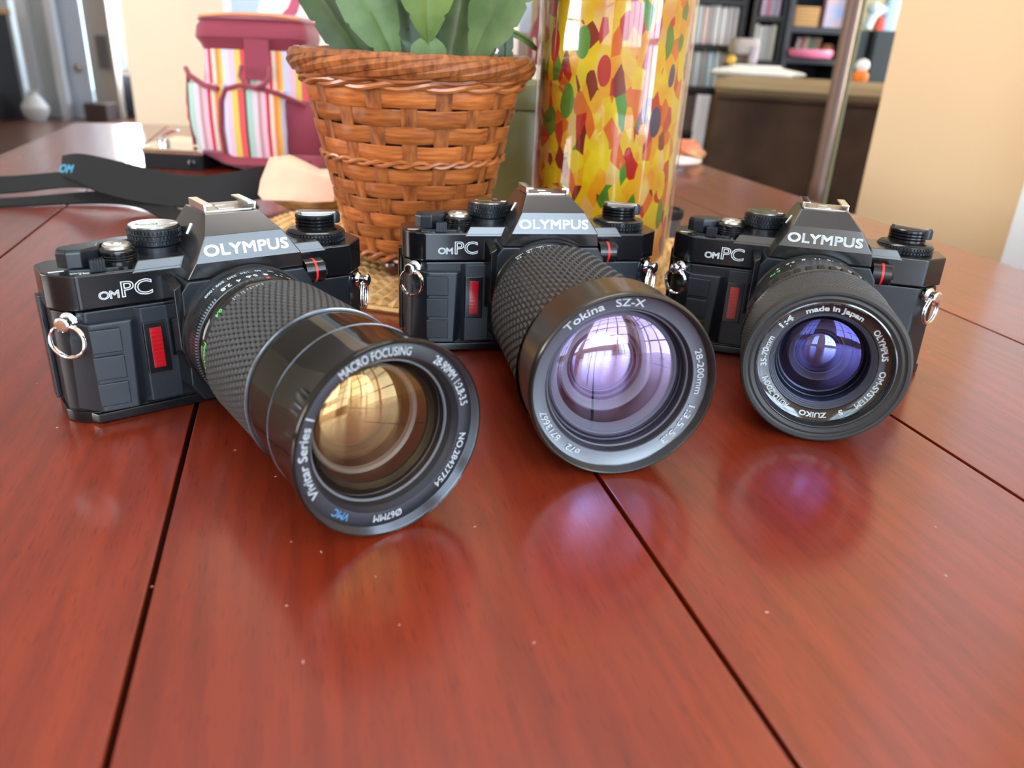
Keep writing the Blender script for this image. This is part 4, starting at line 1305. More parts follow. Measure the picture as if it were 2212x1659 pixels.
# ---- striped lunch bag
M_STRIPE = bpy.data.materials.new('striped_cloth')
M_STRIPE.use_nodes = True
nt, N, L, B = nodes_of(M_STRIPE)
tc = N.new('ShaderNodeTexCoord'); sx_ = N.new('ShaderNodeSeparateXYZ')
L.new(tc.outputs['Object'], sx_.inputs[0])
mu = N.new('ShaderNodeMath'); mu.operation = 'MULTIPLY_ADD'; mu.inputs[1].default_value = 1 / 0.066; mu.inputs[2].default_value = 10.53
fr = N.new('ShaderNodeMath'); fr.operation = 'FRACT'
L.new(sx_.outputs[0], mu.inputs[0]); L.new(mu.outputs[0], fr.inputs[0])
cr_ = N.new('ShaderNodeValToRGB'); cr_.color_ramp.interpolation = 'CONSTANT'
stripes = [(0, (.62, .62, .80)), (.10, (.80, .50, .60)), (.20, (.72, .55, .10)), (.30, (.80, .09, .10)), (.40, (.05, .05, .04)), (.44, (.42, .60, .52)), (.54, (.80, .62, .68)), (.62, (.55, .30, .30)),
           (.68, (.85, .50, .58)), (.76, (.62, .03, .06)), (.82, (.80, .66, .55)), (.88, (.85, .28, .06)), (.95, (.90, .52, .10))]
el = cr_.color_ramp.elements
for i, (p, c) in enumerate(stripes):
    e = el[0] if i == 0 else (el[1] if i == 1 else el.new(p))
    e.position = p; e.color = (*c, 1)
L.new(fr.outputs[0], cr_.inputs['Fac']); L.new(cr_.outputs['Color'], B.inputs['Base Color'])
B.inputs['Roughness'].default_value = 0.8
M_BURG = add_noise_bump(mat('burgundy_cloth', (0.24, 0.020, 0.045), 0.7, sheen=0.3), 900, 0.3, 0.0004)
bag = thing('lunch_bag', 'striped lunch bag with burgundy lid and trim', 'bag', (-.309, .985, 0), rad(4))


def rloop(x0, x1, y0, y1, z, r=.012, n=4, dz=None):
    """rounded rectangle loop"""
    out = []
    for cx, cy, a0 in ((x1 - r, y1 - r, 0), (x0 + r, y1 - r, 90), (x0 + r, y0 + r, 180), (x1 - r, y0 + r, 270)):
        for i in range(n + 1):
            a = rad(a0 + 90 * i / n)
            x, y = cx + r * math.cos(a), cy + r * math.sin(a)
            out.append((x, y, z + (dz(x, y) if dz else 0)))
    return out


bm = bmesh.new(); loft(bm, [rloop(-.030, .060, -.044, .044, .004), rloop(-.062, .066, -.048, .046, .030), rloop(-.060, .062, -.046, .045, .080), rloop(-.056, .056, -.044, .044, .140)])
finish('bag_body', bm, M_STRIPE, bag, mm=False)
lidz = lambda x, y: .005 * math.cos(x * 22) + .10 * x * .12
bm = bmesh.new(); loft(bm, [rloop(-.057, .057, -.045, .045, .126, dz=lidz), rloop(-.059, .058, -.047, .047, .132, dz=lidz), rloop(-.063, .060, -.051, .050, .139, dz=lidz), rloop(-.061, .059, -.050, .049, .150, dz=lidz),
                            rloop(-.058, .057, -.047, .047, .1545, dz=lidz), rloop(-.060, .058, -.049, .048, .157, dz=lidz), rloop(-.052, .052, -.042, .042, .1605, dz=lidz), rloop(-.034, .034, -.026, .026, .1625, dz=lidz)])
lid = finish('lid', bm, M_BURG, bag, mm=False)
bm = bmesh.new(); tube(bm, [(-.056, -.046, .1605), (-.02, -.050, .1640), (.02, -.049, .1645), (.054, -.044, .1625)], .0014, 6)
finish('zip_piping', bm, mat('orange_piping', (0.85, 0.30, 0.12), 0.6), lid, mm=False)
# front pocket and its piping
pz = lambda x, y: 0
bm = bmesh.new(); loft(bm, [rloop(-.034, .034, -.066, -.040, .010, .010), rloop(-.035, .035, -.070, -.040, .045, .010), rloop(-.033, .033, -.067, -.040, .088, .010)])
finish('front_pocket', bm, M_STRIPE, bag, mm=False)
bm = bmesh.new()
tube(bm, [(-.036, -.062, .012), (-.037, -.066, .045), (-.035, -.064, .075), (-.028, -.066, .088), (-.012, -.069, .0925), (.010, -.069, .0905), (.028, -.067, .086), (.050, -.058, .076), (.068, -.046, .066)], .0028, 8)
finish('pocket_trim', bm, M_BURG, bag, mm=False)
bm = bmesh.new(); loft(bm, [rloop(-.068, -.030, -.056, -.005, .020, .010), rloop(-.078, -.031, -.060, -.005, .055, .010), rloop(-.074, -.033, -.058, -.005, .092, .010)])
finish('left_pocket', bm, M_STRIPE, bag, mm=False)
bm = bmesh.new(); tube(bm, [(-.077, -.040, .106), (-.070, -.054, .100), (-.052, -.060, .090), (-.036, -.066, .088)], .0030, 8)
finish('pocket_trim', bm, M_BURG, bag, mm=False)
bm = bmesh.new(); tube(bm, [(-.078, -.030, .104), (-.080, -.036, .070), (-.075, -.044, .024)], .0024, 8)
finish('pocket_trim', bm, M_BURG, bag, mm=False)
bm = bmesh.new(); loft(bm, [rloop(.028, .076, -.056, .030, .008, .010), rloop(.030, .078, -.062, .030, .030, .010), rloop(.029, .072, -.060, .030, .060, .010), rloop(.028, .064, -.054, .030, .078, .010)])
finish('side_panel', bm, M_BURG, bag, mm=False)
bm = bmesh.new(); loft(bm, [rloop(-.012, .068, -.070, .040, .000, .014), rloop(-.040, .076, -.073, .044, .008, .014), rloop(-.070, .078, -.064, .044, .019, .014)])
finish('base_trim', bm, M_BURG, bag, mm=False)
# hanging loop on the front
bm = bmesh.new(); loft(bm, [[(x, y, z) for x, y, z in ((-.008, yy, zz), (.018, yy, zz), (.018, yy + .003, zz), (-.008, yy + .003, zz))] for yy, zz in ((-.051, .140), (-.053, .125), (-.056, .110), (-.058, .098))])
finish('hanging_strap', bm, M_BURG, bag, mm=False)
bm = bmesh.new(); tube(bm, [(-.010, -.060, .112), (-.011, -.066, .102), (-.004, -.071, .093), (.006, -.073, .0905), (.015, -.071, .094), (.020, -.064, .102), (.020, -.058, .112)], .0026, 8)
finish('strap_loop', bm, M_BURG, bag, mm=False)
bm = bmesh.new(); tube(bm, [(.020, .010, .158), (.034, .014, .172), (.040, .020, .190), (.030, .026, .215), (.005, .030, .232)], .0075, 8, flat=.35)
finish('carry_handle', bm, mat('burgundy_handle', (0.40, 0.06, 0.12), 0.6), bag, mm=False)


# ---- things further back on the table
def crumpled(name, label, cat, loc, rx, ry, h_, m, seed, amp=.18):
    rnd = random.Random(seed)
    ph = [(rnd.uniform(0, 6.3), rnd.uniform(0, 6.3), rnd.randint(2, 7), rnd.uniform(8, 30)) for _ in range(6)]
    loops = []
    for j in range(15):
        t = j / 14
        e = (0.75 + .35 * math.sin(PI * min(1, t * 1.2)) - .25 * t)
        lp = []
        for i in range(36):
            a = 2 * PI * i / 36
            w = sum(math.sin(k * a + p1 + t * q * .35) for p1, p2, k, q in ph) / 6
            rr = e * (1 + amp * w)
            lp.append((rx * rr * math.cos(a), ry * rr * math.sin(a), h_ * t))
        loops.append(lp)
    bm = bmesh.new(); loft(bm, loops)
    o = finish(name, bm, m, mm=False, angle=25)
    o.location = loc
    return tag(o, label, cat)


M_PLASTICW = add_color_noise(mat('white_plastic_film', (0.80, 0.76, 0.70), 0.4), (0.80, 0.76, 0.70), (0.62, 0.68, 0.64), 9, lo=.55, hi=.8)
crumpled('plastic_bag', 'crumpled white plastic bag behind the striped lunch bag', 'bag', (-.318, 1.150, 0), .066, .050, .230, M_PLASTICW, 3)
bm = bmesh.new(); loft(bm, [rloop(-.060, .060, -.035, .035, 0, .012), rloop(-.062, .062, -.037, .037, .085, .012), rloop(-.062, .062, -.037, .037, .168, .012), rloop(-.054, .054, -.030, .030, .174, .012)])
o = thing('storage_tin', 'pale lavender tin behind the basket rim', 'tin', (-.243, 1.270, 0))
finish('tin_body', bm, mat('lavender_enamel', (0.50, 0.44, 0.47), 0.45), o, mm=False)
bm = bmesh.new(); loft(bm, [rloop(-.064, .064, -.039, .039, .118, .012), rloop(-.064, .064, -.039, .039, .136, .012)])
finish('tin_band', bm, mat('pale_band', (0.72, 0.68, 0.66), 0.45), o, mm=False)
o = thing('white_canister', 'white canister partly hidden by the plant leaves', 'canister', (-.062, 1.320, 0))
bm = bmesh.new(); lathe(bm, [(0, 0), (.040, 0), (.044, .004), (.044, .180), (.040, .186), (0, .186)], 40, vert_axis(0, 0))
finish('canister_body', bm, mat('white_glaze', (0.82, 0.74, 0.70), 0.35), o, mm=False)
bm = bmesh.new(); lathe(bm, [(0, .186), (.041, .186), (.043, .192), (.040, .204), (.008, .209), (.009, .222), (0, .226)], 40, vert_axis(0, 0))
finish('canister_lid', bm, mat('pink_glaze', (0.80, 0.60, 0.55), 0.35), o, mm=False)
o = thing('red_napkin', 'dark red folded napkin standing behind the plant', 'napkin', (-.103, 1.300, 0))
bm = bmesh.new(); loft(bm, [rloop(-.016, .012, -.016, .016, 0, .005), rloop(-.014, .011, -.014, .014, .10, .005), rloop(-.010, .010, -.008, .008, .168, .004)])
finish('napkin_fold', bm, mat('red_cloth', (0.30, 0.05, 0.06), 0.8), o, mm=False)
o = thing('red_bottle', 'dark red glass bottle just behind the vase rim', 'bottle', (.018, 1.300, 0))
bm = bmesh.new(); lathe(bm, [(0, 0), (.020, 0), (.022, .003), (.022, .150), (.018, .170), (.009, .188), (.009, .232), (.011, .234), (.011, .240), (0, .240)], 32, vert_axis(0, 0))
finish('bottle_glass', bm, mat('ruby_glass', (0.12, 0.006, 0.008), 0.1, spec=0.7), o, mm=False)
bm = bmesh.new(); lathe(bm, [(.0225, .05), (.0226, .05), (.0226, .12), (.0225, .12)], 32, vert_axis(0, 0))
finish('bottle_label', bm, mat('cream_label', (0.7, 0.62, 0.5), 0.6), o, mm=False)
o = thing('blue_box', 'grey blue carton beside the dark red bottle', 'box', (-.032, 1.400, 0))
bm = bmesh.new(); box(bm, -.030, .032, -.02, .02, 0, .235)
finish('carton', bm, mat('grey_blue_card', (0.36, 0.42, 0.52), 0.6), o, mm=False, bevel=.001)
bm = bmesh.new(); box(bm, -.0305, .0325, -.0205, .0205, .10, .165)
finish('carton_band', bm, mat('brown_band', (0.28, 0.22, 0.20), 0.6), o, mm=False, bevel=.001)
# saucer and cloth near the far right corner of the table
o = thing('saucer', 'white saucer near the edge of the table beside the sofa', 'saucer', (.200, 1.120, 0))
bm = bmesh.new(); lathe(bm, [(0, .0), (.022, 0), (.024, .003), (.044, .011), (.045, .013), (.042, .0125), (.022, .005), (0, .0045)], 48, vert_axis(0, 0))
finish('saucer_dish', bm, mat('white_china', (0.86, 0.84, 0.82), 0.2), o, mm=False)
o = crumpled('red_cloth', 'crumpled red and orange cloth behind the saucer', 'cloth', (.238, 1.210, 0), .030, .022, .030, add_color_noise(mat('red_orange_cloth', (0.7, 0.2, 0.1), .8), (0.72, 0.14, 0.08), (0.62, 0.36, 0.18), 30), 9, .3)

# ---- dust on the table top
rnd = random.Random(12)
bm = bmesh.new()
for k in range(110):
    px_, py_ = rnd.uniform(-.30, .50), rnd.uniform(.06, .62)
    p = plank(px_, py_)
    ln, wd, a = rnd.uniform(.00015, .0006), rnd.uniform(.00009, .0002), rnd.uniform(0, PI)
    c_, s_ = math.cos(a), math.sin(a)
    q = [(p.x + u * c_ - v * s_, p.y + u * s_ + v * c_) for u, v in ((-ln, -wd), (ln, -wd * .6), (ln, wd), (-ln, wd * .8))]
    loft(bm, [[(x, y, .00002) for x, y in q], [(p.x + (x - p.x) * .6, p.y + (y - p.y) * .6, .00015) for x, y in q]])
dust = finish('dust', bm, mat('lint', (0.5, 0.38, 0.32), .8), mm=False, smooth=False)
tag(dust, 'fine pale dust and lint specks on the table top', 'dust')
dust['kind'] = 'stuff'

# ================================================================ living room beyond the table
# ---- leather sofa (seen from behind)
M_LEATHER = add_noise_bump(add_color_noise(mat('brown_leather', (0.050, 0.030, 0.019), 0.5, spec=0.15), (0.026, 0.0125, 0.007), (0.058, 0.031, 0.017), 6), 90, 0.25, 0.002)
M_LEATHERT = add_noise_bump(mat('worn_leather', (0.26, 0.18, 0.095), 0.5), 60, 0.25, 0.002)
sofa = thing('leather_sofa', 'dark brown leather sofa seen from behind, worn tan top', 'sofa', (0.455, 2.08, FLOOR_Z), rad(-14))
SW = 1.9
bm = bmesh.new()
loft(bm, [rloop(0, SW, 0, .22, .06, .03), rloop(.0, SW, .0, .22, .45, .03), rloop(.004, SW, .006, .21, .785, .03), rloop(.02, SW - .02, .03, .19, .805, .03)])
finish('sofa_back', bm, M_LEATHER, sofa, mm=False)
bm = bmesh.new()
loft(bm, [rloop(.012, SW - .012, .020, .27, .796, .04), rloop(.004, SW - .004, .004, .29, .812, .05), rloop(.008, SW, .016, .28, .828, .05), rloop(.05, SW - .05, .07, .22, .838, .04)])
finish('top_cushion', bm, M_LEATHERT, sofa, mm=False)
bm = bmesh.new(); tube(bm, [(.02, .004, .790), (.6, .000, .792), (1.2, .000, .791), (SW - .02, .004, .790)], .006, 8)
finish('welt', bm, M_LEATHER, sofa, mm=False)
bm = bmesh.new(); loft(bm, [rloop(.16, SW - .16, .22, .95, .10, .04), rloop(.16, SW - .16, .22, .98, .40, .05), rloop(.18, SW - .18, .24, .96, .46, .05)])
finish('seat', bm, M_LEATHER, sofa, mm=False)
for x0 in (0, SW - .2):
    bm = bmesh.new(); loft(bm, [rloop(x0, x0 + .2, .10, 1.0, .06, .04), rloop(x0, x0 + .2, .10, 1.02, .55, .06), rloop(x0 + .03, x0 + .17, .13, .98, .62, .05)])
    finish('armrest', bm, M_LEATHER, sofa, mm=False)
for x0 in (.06, SW - .12):
    for y0 in (.05, .88):
        bm = bmesh.new(); box(bm, x0, x0 + .06, y0, y0 + .06, 0, .07)
        finish('foot', bm, M_SEAM, sofa, mm=False)
ZS = FLOOR_Z + .838
o = crumpled('paper_stack', 'loose white papers lying along the sofa top', 'papers', (0.600, 2.235, ZS - .004), .125, .045, .030, mat('paper_white', (0.72, 0.72, 0.66), .7), 21, .12)
o = thing('orange_figurine', 'small orange and white figurine on the sofa top', 'figurine', (0.860, 2.200, ZS - .002))
bm = bmesh.new(); lathe(bm, [(0, 0), (.016, 0), (.019, .006), (.019, .020), (.012, .028), (0, .029)], 20, vert_axis(0, 0))
finish('figurine_body', bm, mat('orange_plastic', (0.85, 0.22, 0.03), .4), o, mm=False)
bm = bmesh.new(); bmesh.ops.create_uvsphere(bm, u_segments=16, v_segments=12, radius=.017, matrix=Matrix.Translation((0, 0, .040)))
finish('figurine_head', bm, mat('white_plastic', (0.80, 0.84, 0.88), .3), o, mm=False)

# ---- floor lamp pole
M_POLE = mat('bronze_pole', (0.16, 0.095, 0.075), 0.38, metal=0.3)
lamp = thing('floor_lamp', 'bronze brown floor lamp pole standing in front of the sofa', 'lamp', (0.645, 1.76, FLOOR_Z))
bm = bmesh.new(); lathe(bm, [(0, 0), (.13, 0), (.135, .008), (.12, .02), (.03, .032), (.018, .05), (0, .05)], 40, vert_axis(0, 0))
finish('lamp_base', bm, M_POLE, lamp, mm=False)
bm = bmesh.new(); lathe(bm, [(.0145, .04), (.0145, .60), (.0165, .605), (.0165, .64), (.0145, .645), (.0145, 1.55), (0, 1.55)], 24, vert_axis(0, 0))
finish('pole', bm, M_POLE, lamp, mm=False)
bm = bmesh.new(); lathe(bm, [(.10, 1.75), (.19, 1.48), (.187, 1.48), (.097, 1.75)], 48, vert_axis(0, 0))
finish('lamp_shade', bm, mat('linen_shade', (0.75, 0.66, 0.50), .8), lamp, mm=False)
bm = bmesh.new(); tube(bm, [(.0245, .01, .03), (.0245, .01, .8), (.0245, .01, 1.55)], .0045, 8)
finish('lamp_rod', bm, mat('olive_rod', (0.24, 0.24, 0.12), .4), lamp, mm=False)

# ---- bookshelves
M_SHELF = mat('shelf_black_brown', (0.010, 0.008, 0.008), 0.5)
M_SHELFB = mat('shelf_blue_black', (0.030, 0.036, 0.048), 0.5)


def shelf_unit(label, x0, x1, y0, y1, top, levels, m, t=.022):
    s = thing('bookcase', label, 'bookcase', (x0, y0, FLOOR_Z), 0, 'bookcases in the living room')
    W_, D_ = x1 - x0, y1 - y0
    for xa in (0, W_ - t):
        bm = bmesh.new(); box(bm, xa, xa + t, 0, D_, 0, top - FLOOR_Z); finish('side_panel', bm, m, s, mm=False, smooth=False)
    bm = bmesh.new(); box(bm, t, W_ - t, D_ - .012, D_, 0, top - FLOOR_Z); finish('back_panel', bm, m, s, mm=False, smooth=False)
    for z in levels:
        bm = bmesh.new(); box(bm, t, W_ - t, .002, D_ - .012, z - FLOOR_Z - t, z - FLOOR_Z); finish('shelf_board', bm, m, s, mm=False, smooth=False)
    return s


BOOKMATS = {}


def book_mat(c):
    k = tuple(round(v, 3) for v in c)
    if k not in BOOKMATS:
        BOOKMATS[k] = mat('book_%d' % len(BOOKMATS), c, 0.55)
    return BOOKMATS[k]


M_PAGES = mat('book_pages', (0.75, 0.72, 0.66), 0.8)
BOOK_NAMES = {}
ORD = ['first', 'second', 'third', 'fourth', 'fifth', 'sixth', 'seventh', 'eighth', 'ninth', 'tenth', 'eleventh', 'twelfth', 'thirteenth', 'fourteenth']


def books(x0, x1, y, z, hgt, cols, widths, where, group, cat='book', kind='book', lean=0.0, depth=.15):
    rnd = random.Random(int(x0 * 1000) + int(z * 100))
    x = x0
    i = 0
    while x < x1 - .006:
        w = min(widths[i % len(widths)], x1 - x)
        nm, c = cols[i % len(cols)]
        hh = hgt * rnd.uniform(.93, 1.0)
        lab = '%s %s, %s from left in %s' % (nm, kind, ORD[min(i, 13)], where)
        t = thing(kind.replace(' ', '_'), lab, cat, (x, y, z), 0, group)
        t.rotation_euler = (0, lean, 0)
        bm = bmesh.new()
        box(bm, .0005, .0025, 0, depth, 0, hh); box(bm, w - .0030, w - .0010, 0, depth, 0, hh)
        box(bm, .0005, w - .0010, 0, .0022, 0, hh)
        finish('cover', bm, book_mat(c), t, mm=False, smooth=False)
        bm = bmesh.new(); box(bm, .0025, w - .0030, .0022, depth - .004, .003, hh - .004)
        finish('pages', bm, M_PAGES, t, mm=False, smooth=False)
        x += w
        i += 1


SY = 3.60
shelf_unit('tall black bookcase of pale book spines just beside the vase', .560, .885, SY - .02, SY + .26, .62, [-.50, -.17, .012, .178, .350, .60], M_SHELF)
PALE = [('white', (.72, .73, .76)), ('pale grey', (.62, .64, .68)), ('lilac white', (.66, .60, .66)), ('white', (.76, .75, .77)), ('pale blue', (.55, .63, .70)), ('pinkish grey', (.62, .48, .46)), ('grey', (.48, .47, .48))]
PALE2 = [('sky blue', (.50, .68, .86)), ('pale blue', (.56, .68, .80)), ('mauve', (.46, .38, .42)), ('pink grey', (.62, .50, .54)), ('silver blue', (.55, .62, .68)), ('grey', (.45, .45, .47))]
books(.584, .860, SY, .179, .148, PALE, (.030, .018, .024, .034, .022), 'the upper pale row beside the vase', 'pale books, upper row beside the vase')
books(.584, .860, SY, .013, .142, PALE2, (.034, .022, .030, .026), 'the bluish row beside the vase', 'bluish books, middle row beside the vase')
books(.60, .74, SY, -.169, .158, [('lavender white', (.60, .60, .74)), ('slate blue', (.40, .42, .55)), ('dark brown', (.10, .06, .05))], (.05, .03, .045), 'the low row beside the sofa', 'books in the low row beside the sofa')
shelf_unit('narrow black bookcase with a row of white binders', .905, 1.045, SY - .04, SY + .26, .62, [-.50, -.10, .128, .296, .47, .60], M_SHELF, .02)
books(.927, 1.023, SY - .02, .129, .138, [('cream', (.66, .63, .56)), ('pale grey', (.62, .64, .68)), ('white', (.70, .72, .76)), ('light grey', (.60, .60, .58))], (.017, .022, .014), 'the white row in the narrow bookcase', 'white folders in the narrow bookcase', 'folder', 'folder')
books(.940, 1.023, SY - .02, .297, .130, [('lilac', (.52, .42, .58)), ('pink', (.68, .24, .36)), ('lilac grey', (.50, .48, .58))], (.022, .016, .020), 'the pink row in the narrow bookcase', 'pink books in the narrow bookcase')
shelf_unit('wide black bookcase with the pink tray and mixed things', 1.045, 1.320, SY - .06, SY + .26, .72, [-.50, -.10, .146, .262, .45, .70], M_SHELFB)
# wicker box, picture, pink tray, leaning books
o = thing('rattan_box', 'tan rattan box on the shelf above the pink tray', 'box', (1.074, SY - .03, .263))
bm = bmesh.new()
for k in range(6):
    loft(bm, [rloop(0, .105, 0, .10, k * .0125 + .0005, .012), rloop(-.003, .108, -.003, .103, k * .0125 + .006, .012), rloop(0, .105, 0, .10, k * .0125 + .012, .012)])
finish('box_weave', bm, mat('rattan_tan', (0.58, 0.36, 0.16), .6), o, mm=False)
o = thing('framed_picture', 'small picture in blue and pink leaning on the top shelf', 'picture', (1.190, SY - .03, .263))
bm = bmesh.new(); box(bm, 0, .085, 0, .008, 0, .115); finish('picture_frame', bm, mat('maroon_frame', (0.15, 0.03, 0.03), .5), o, mm=False, smooth=False)
bm = bmesh.new(); box(bm, .010, .085, -.002, 0, .002, .113)
finish('picture_print', bm, add_color_noise(mat('picture_print', (.4, .5, .8), .4), (.32, .48, .90), (.70, .52, .55), 26), o, mm=False, smooth=False)
o = thing('pink_tray', 'bright pink tray under the leaning books', 'tray', (1.160, SY - .06, .148))
bm = bmesh.new()
lathe(bm, [(0, 0), (.082, 0), (.090, .008), (.092, .026), (.090, .030), (.086, .028), (.078, .010), (0, .009)], 40, lambda r, a, s: (r * math.cos(a), r * .55 * math.sin(a), s))
finish('tray_dish', bm, mat('pink_plastic', (0.85, 0.22, 0.42), .35), o, mm=False)
books(1.110, 1.215, SY + .005, .1575, .070, [('grey', (.42, .38, .36)), ('red brown', (.34, .16, .14)), ('sand', (.52, .42, .28)), ('green', (.12, .28, .22)), ('olive', (.30, .26, .14)), ('tan', (.50, .34, .20))], (.018, .016), 'the leaning books on the pink tray',
      'books standing on the pink tray', lean=.12, depth=.06)
o = thing('orange_bowl', 'orange and cream bowl beside the leaning books', 'bowl', (1.262, SY + .05, .1585))
bm = bmesh.new(); lathe(bm, [(0, 0), (.016, 0), (.026, .014), (.029, .034), (.024, .044), (0, .047)], 24, vert_axis(0, 0))
finish('bowl_body', bm, add_color_noise(mat('orange_glaze', (.7, .3, .1), .4), (.62, .16, .03), (.66, .42, .26), 14), o, mm=False)
bm = bmesh.new(); lathe(bm, [(.012, -.012), (.022, -.012), (.018, .002), (.012, .002)], 24, vert_axis(0, 0))
finish('bowl_foot', bm, M_SHELF, o, mm=False)


def speaker(label, x0, x1, y, z0, z1, m):
    s = thing('loudspeaker', label, 'speaker', ((x0 + x1) / 2, y, z0), 0, 'dark loudspeakers')
    w_ = x1 - x0
    bm = bmesh.new(); box(bm, -w_ / 2, w_ / 2, 0, .18, 0, z1 - z0); finish('cabinet', bm, m, s, mm=False, bevel=.004)
    bm = bmesh.new(); box(bm, -w_ / 2 + .006, w_ / 2 - .006, -.006, .001, .006, z1 - z0 - .006); finish('grille', bm, m, s, mm=False, bevel=.003)
    return s


M_SPK = mat('speaker_blue_black', (0.032, 0.048, 0.062), 0.7)
speaker('dark loudspeaker between the pink tray and the lamp pole', 1.325, 1.385, SY - .06, .062, .262, M_SPK)
speaker('blue black loudspeaker between lamp pole and tan wall', 1.400, 1.530, SY - .08, .058, .262, M_SPK)
o = thing('media_stand', 'low dark media stand behind the sofa', 'cabinet', (1.32, SY - .10, FLOOR_Z))
bm = bmesh.new(); box(bm, 0, .60, 0, .36, .05, .795); finish('stand_body', bm, M_SHELFB, o, mm=False, bevel=.004)
for xx in (.03, .51):
    bm = bmesh.new(); box(bm, xx, xx + .06, .04, .10, 0, .05); finish('foot', bm, M_SHELF, o, mm=False)
for xx in (.006, .304):
    bm = bmesh.new(); box(bm, xx, xx + .29, -.014, 0, .07, .78); finish('stand_door', bm, M_SHELFB, o, mm=False, bevel=.003)
o = thing('plush_toy', 'pale blue and white plush toy on the blue black loudspeaker', 'toy', (1.425, SY - .03, .262))
M_TOY = mat('pale_blue_plush', (0.55, 0.75, 0.90), .8)
bm = bmesh.new(); tube(bm, [(-.055, -.02, .006), (-.045, -.02, .040), (-.030, -.01, .065), (0, 0, .078), (.030, 0, .075)], [.018, .019, .020, .020, .018], 12)
bmesh.ops.create_uvsphere(bm, u_segments=14, v_segments=10, radius=.028, matrix=Matrix.Translation((-.035, -.012, .078)))
finish('toy_arm', bm, M_TOY, o, mm=False)
bm = bmesh.new(); loft(bm, [rloop(.010, .062, -.02, .03, .001, .012), rloop(.012, .066, -.02, .03, .08, .012), rloop(.020, .066, -.015, .025, .17, .010)])
finish('toy_body', bm, mat('blue_plush', (0.42, 0.62, 0.85), .8), o, mm=False)
bm = bmesh.new(); loft(bm, [rloop(-.020, .012, -.03, .01, .001, .006), rloop(-.010, .008, -.026, .006, .05, .005)])
finish('toy_scarf', bm, mat('toy_red', (0.75, 0.08, 0.06), .7), o, mm=False)
# magazines leaning against the sofa side, grey things on a stool
o = thing('white_board', 'narrow white board leaning beside the end of the sofa', 'board', (.463, 2.34, FLOOR_Z), 0)
o.rotation_euler = (0, rad(1.2), 0)
bm = bmesh.new(); box(bm, 0, .034, 0, .012, 0, .780)
finish('board_panel', bm, mat('board_white', (0.62, 0.62, 0.66), .4), o, mm=False, bevel=.002)
bm = bmesh.new(); box(bm, .003, .031, -.002, .001, .004, .776)
finish('board_face', bm, mat('board_face_white', (0.68, 0.68, 0.72), .4), o, mm=False, smooth=False)
o = thing('grey_basket', 'grey lilac cloth basket between the bookcases', 'basket', (.868, SY - .12, .118))
bm = bmesh.new(); loft(bm, [rloop(-.050, .046, -.05, .05, .030, .02), rloop(-.056, .054, -.056, .056, .060, .02), rloop(-.046, .050, -.05, .05, .088, .02)])
finish('basket_cloth', bm, mat('grey_cloth', (0.46, 0.43, 0.44), .8), o, mm=False)
bm = bmesh.new(); loft(bm, [rloop(.010, .046, -.058, .04, -.004, .01), rloop(.016, .052, -.06, .04, .062, .01)])
finish('cloth_flap', bm, mat('lilac_cloth', (0.52, 0.49, 0.58), .8), o, mm=False)
bm = bmesh.new(); box(bm, -.05, .01, -.04, .04, -.004, .032); finish('basket_foot', bm, mat('brown_box', (0.16, 0.11, 0.09), .7), o, mm=False)
o = thing('yellow_ball', 'small mustard yellow ball on the papers', 'ball', (.530, 2.235, ZS + .036))
bm = bmesh.new(); bmesh.ops.create_uvsphere(bm, u_segments=16, v_segments=10, radius=.012)
finish('ball_skin', bm, mat('mustard', (0.62, 0.38, 0.03), .5), o, mm=False)
o = thing('shelf_stool', 'dark plinth carrying the grey cloth basket', 'stool', (.868, SY - .12, FLOOR_Z))
bm = bmesh.new(); box(bm, -.062, .030, -.07, .07, .72, .85); finish('stool_top', bm, M_SHELF, o, mm=False, bevel=.003)
for xx in (-.058, .010):
    for yy in (-.066, .05):
        bm = bmesh.new(); box(bm, xx, xx + .016, yy, yy + .016, 0, .72); finish('leg', bm, M_SHELF, o, mm=False)

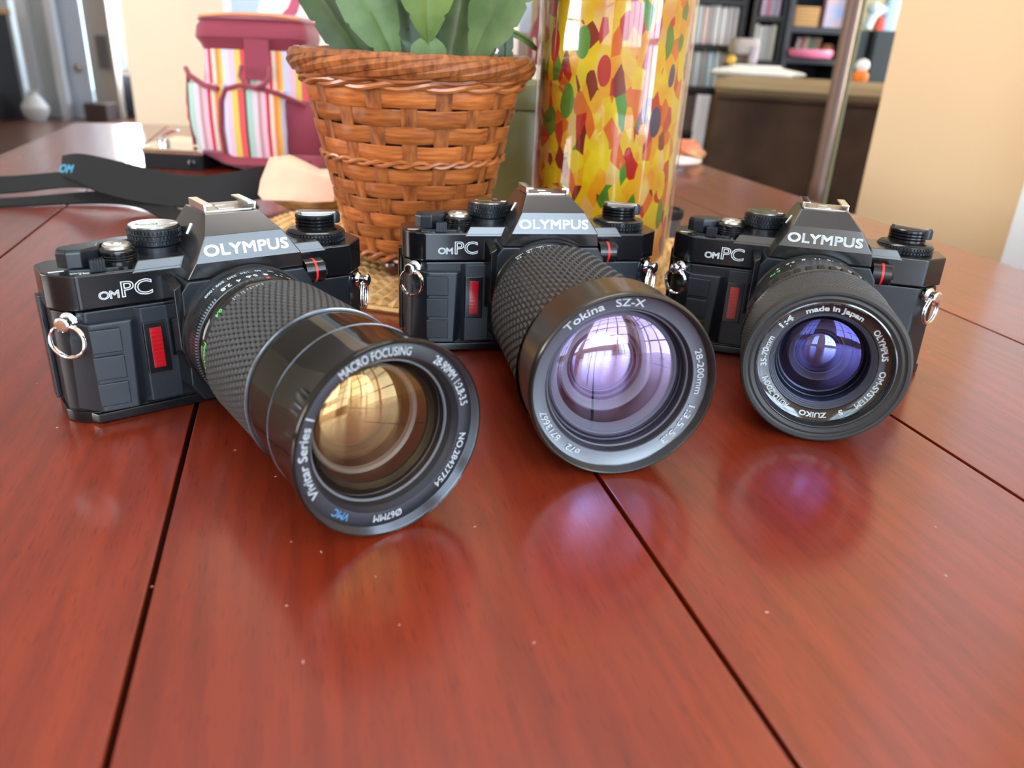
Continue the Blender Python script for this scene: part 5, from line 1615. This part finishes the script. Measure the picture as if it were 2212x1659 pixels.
# ---- hall
o = thing('black_cabinet', 'tall black cabinet with tan top at the end of the hall', 'cabinet', (hx(-60), HY - .6, FLOOR_Z))
cw = hx(52) - hx(-60)
bm = bmesh.new(); box(bm, 0, cw, 0, .45, 0, .90); finish('cabinet_body', bm, mat('cabinet_black', (0.012, 0.010, 0.010), .5), o, mm=False, bevel=.006)
bm = bmesh.new(); box(bm, -.02, cw + .03, -.02, .47, .90, .945); finish('cabinet_top', bm, mat('tan_wood', (0.55, 0.30, 0.12), .5), o, mm=False, bevel=.004)
for xx in (.01, cw / 2 + .005):
    bm = bmesh.new(); box(bm, xx, xx + cw / 2 - .015, -.018, 0, .04, .88); d = finish('cabinet_door', bm, MATS['cabinet_black'], o, mm=False, bevel=.004)
    bm = bmesh.new(); box(bm, xx + (cw / 2 - .04 if xx < .02 else .02), xx + (cw / 2 - .028 if xx < .02 else .032), -.04, -.018, .5, .6); finish('handle', bm, M_SILVER, d, mm=False)
o = thing('floor_vase', 'pale white floor vase beside the black hall cabinet', 'vase', (hx(98), HY - .35, FLOOR_Z))
bm = bmesh.new(); lathe(bm, [(0, 0), (.07, 0), (.11, .06), (.12, .12), (.08, .19), (.045, .23), (.052, .26), (.04, .26), (0, .22)], 32, vert_axis(0, 0))
finish('vase_body', bm, mat('pale_glaze', (0.66, 0.64, 0.62), .4), o, mm=False)
o = thing('armchair', 'dark blue armchair by the bright hall window', 'armchair', (-4.20, HY + .42, FLOOR_Z))
bm = bmesh.new(); loft(bm, [rloop(0, .50, -.10, .06, .05, .03), rloop(0, .50, -.10, .06, .26, .03), rloop(.02, .48, -.06, .06, .40, .03)])
finish('chair_body', bm, mat('navy_fabric', (0.03, 0.035, 0.06), .7), o, mm=False)
for xx in (0, .42):
    bm = bmesh.new(); box(bm, xx, xx + .05, -.05, .0, 0, .06); finish('foot', bm, M_SHELF, o, mm=False)
o = thing('shoe_rack', 'low dark shoe rack along the taupe hall wall', 'rack', (hx(170), HY - .15, FLOOR_Z))
bm = bmesh.new(); box(bm, 0, .22, 0, .22, 0, .16); finish('rack_body', bm, mat('rack_brown', (0.06, 0.035, 0.03), .6), o, mm=False, bevel=.01)
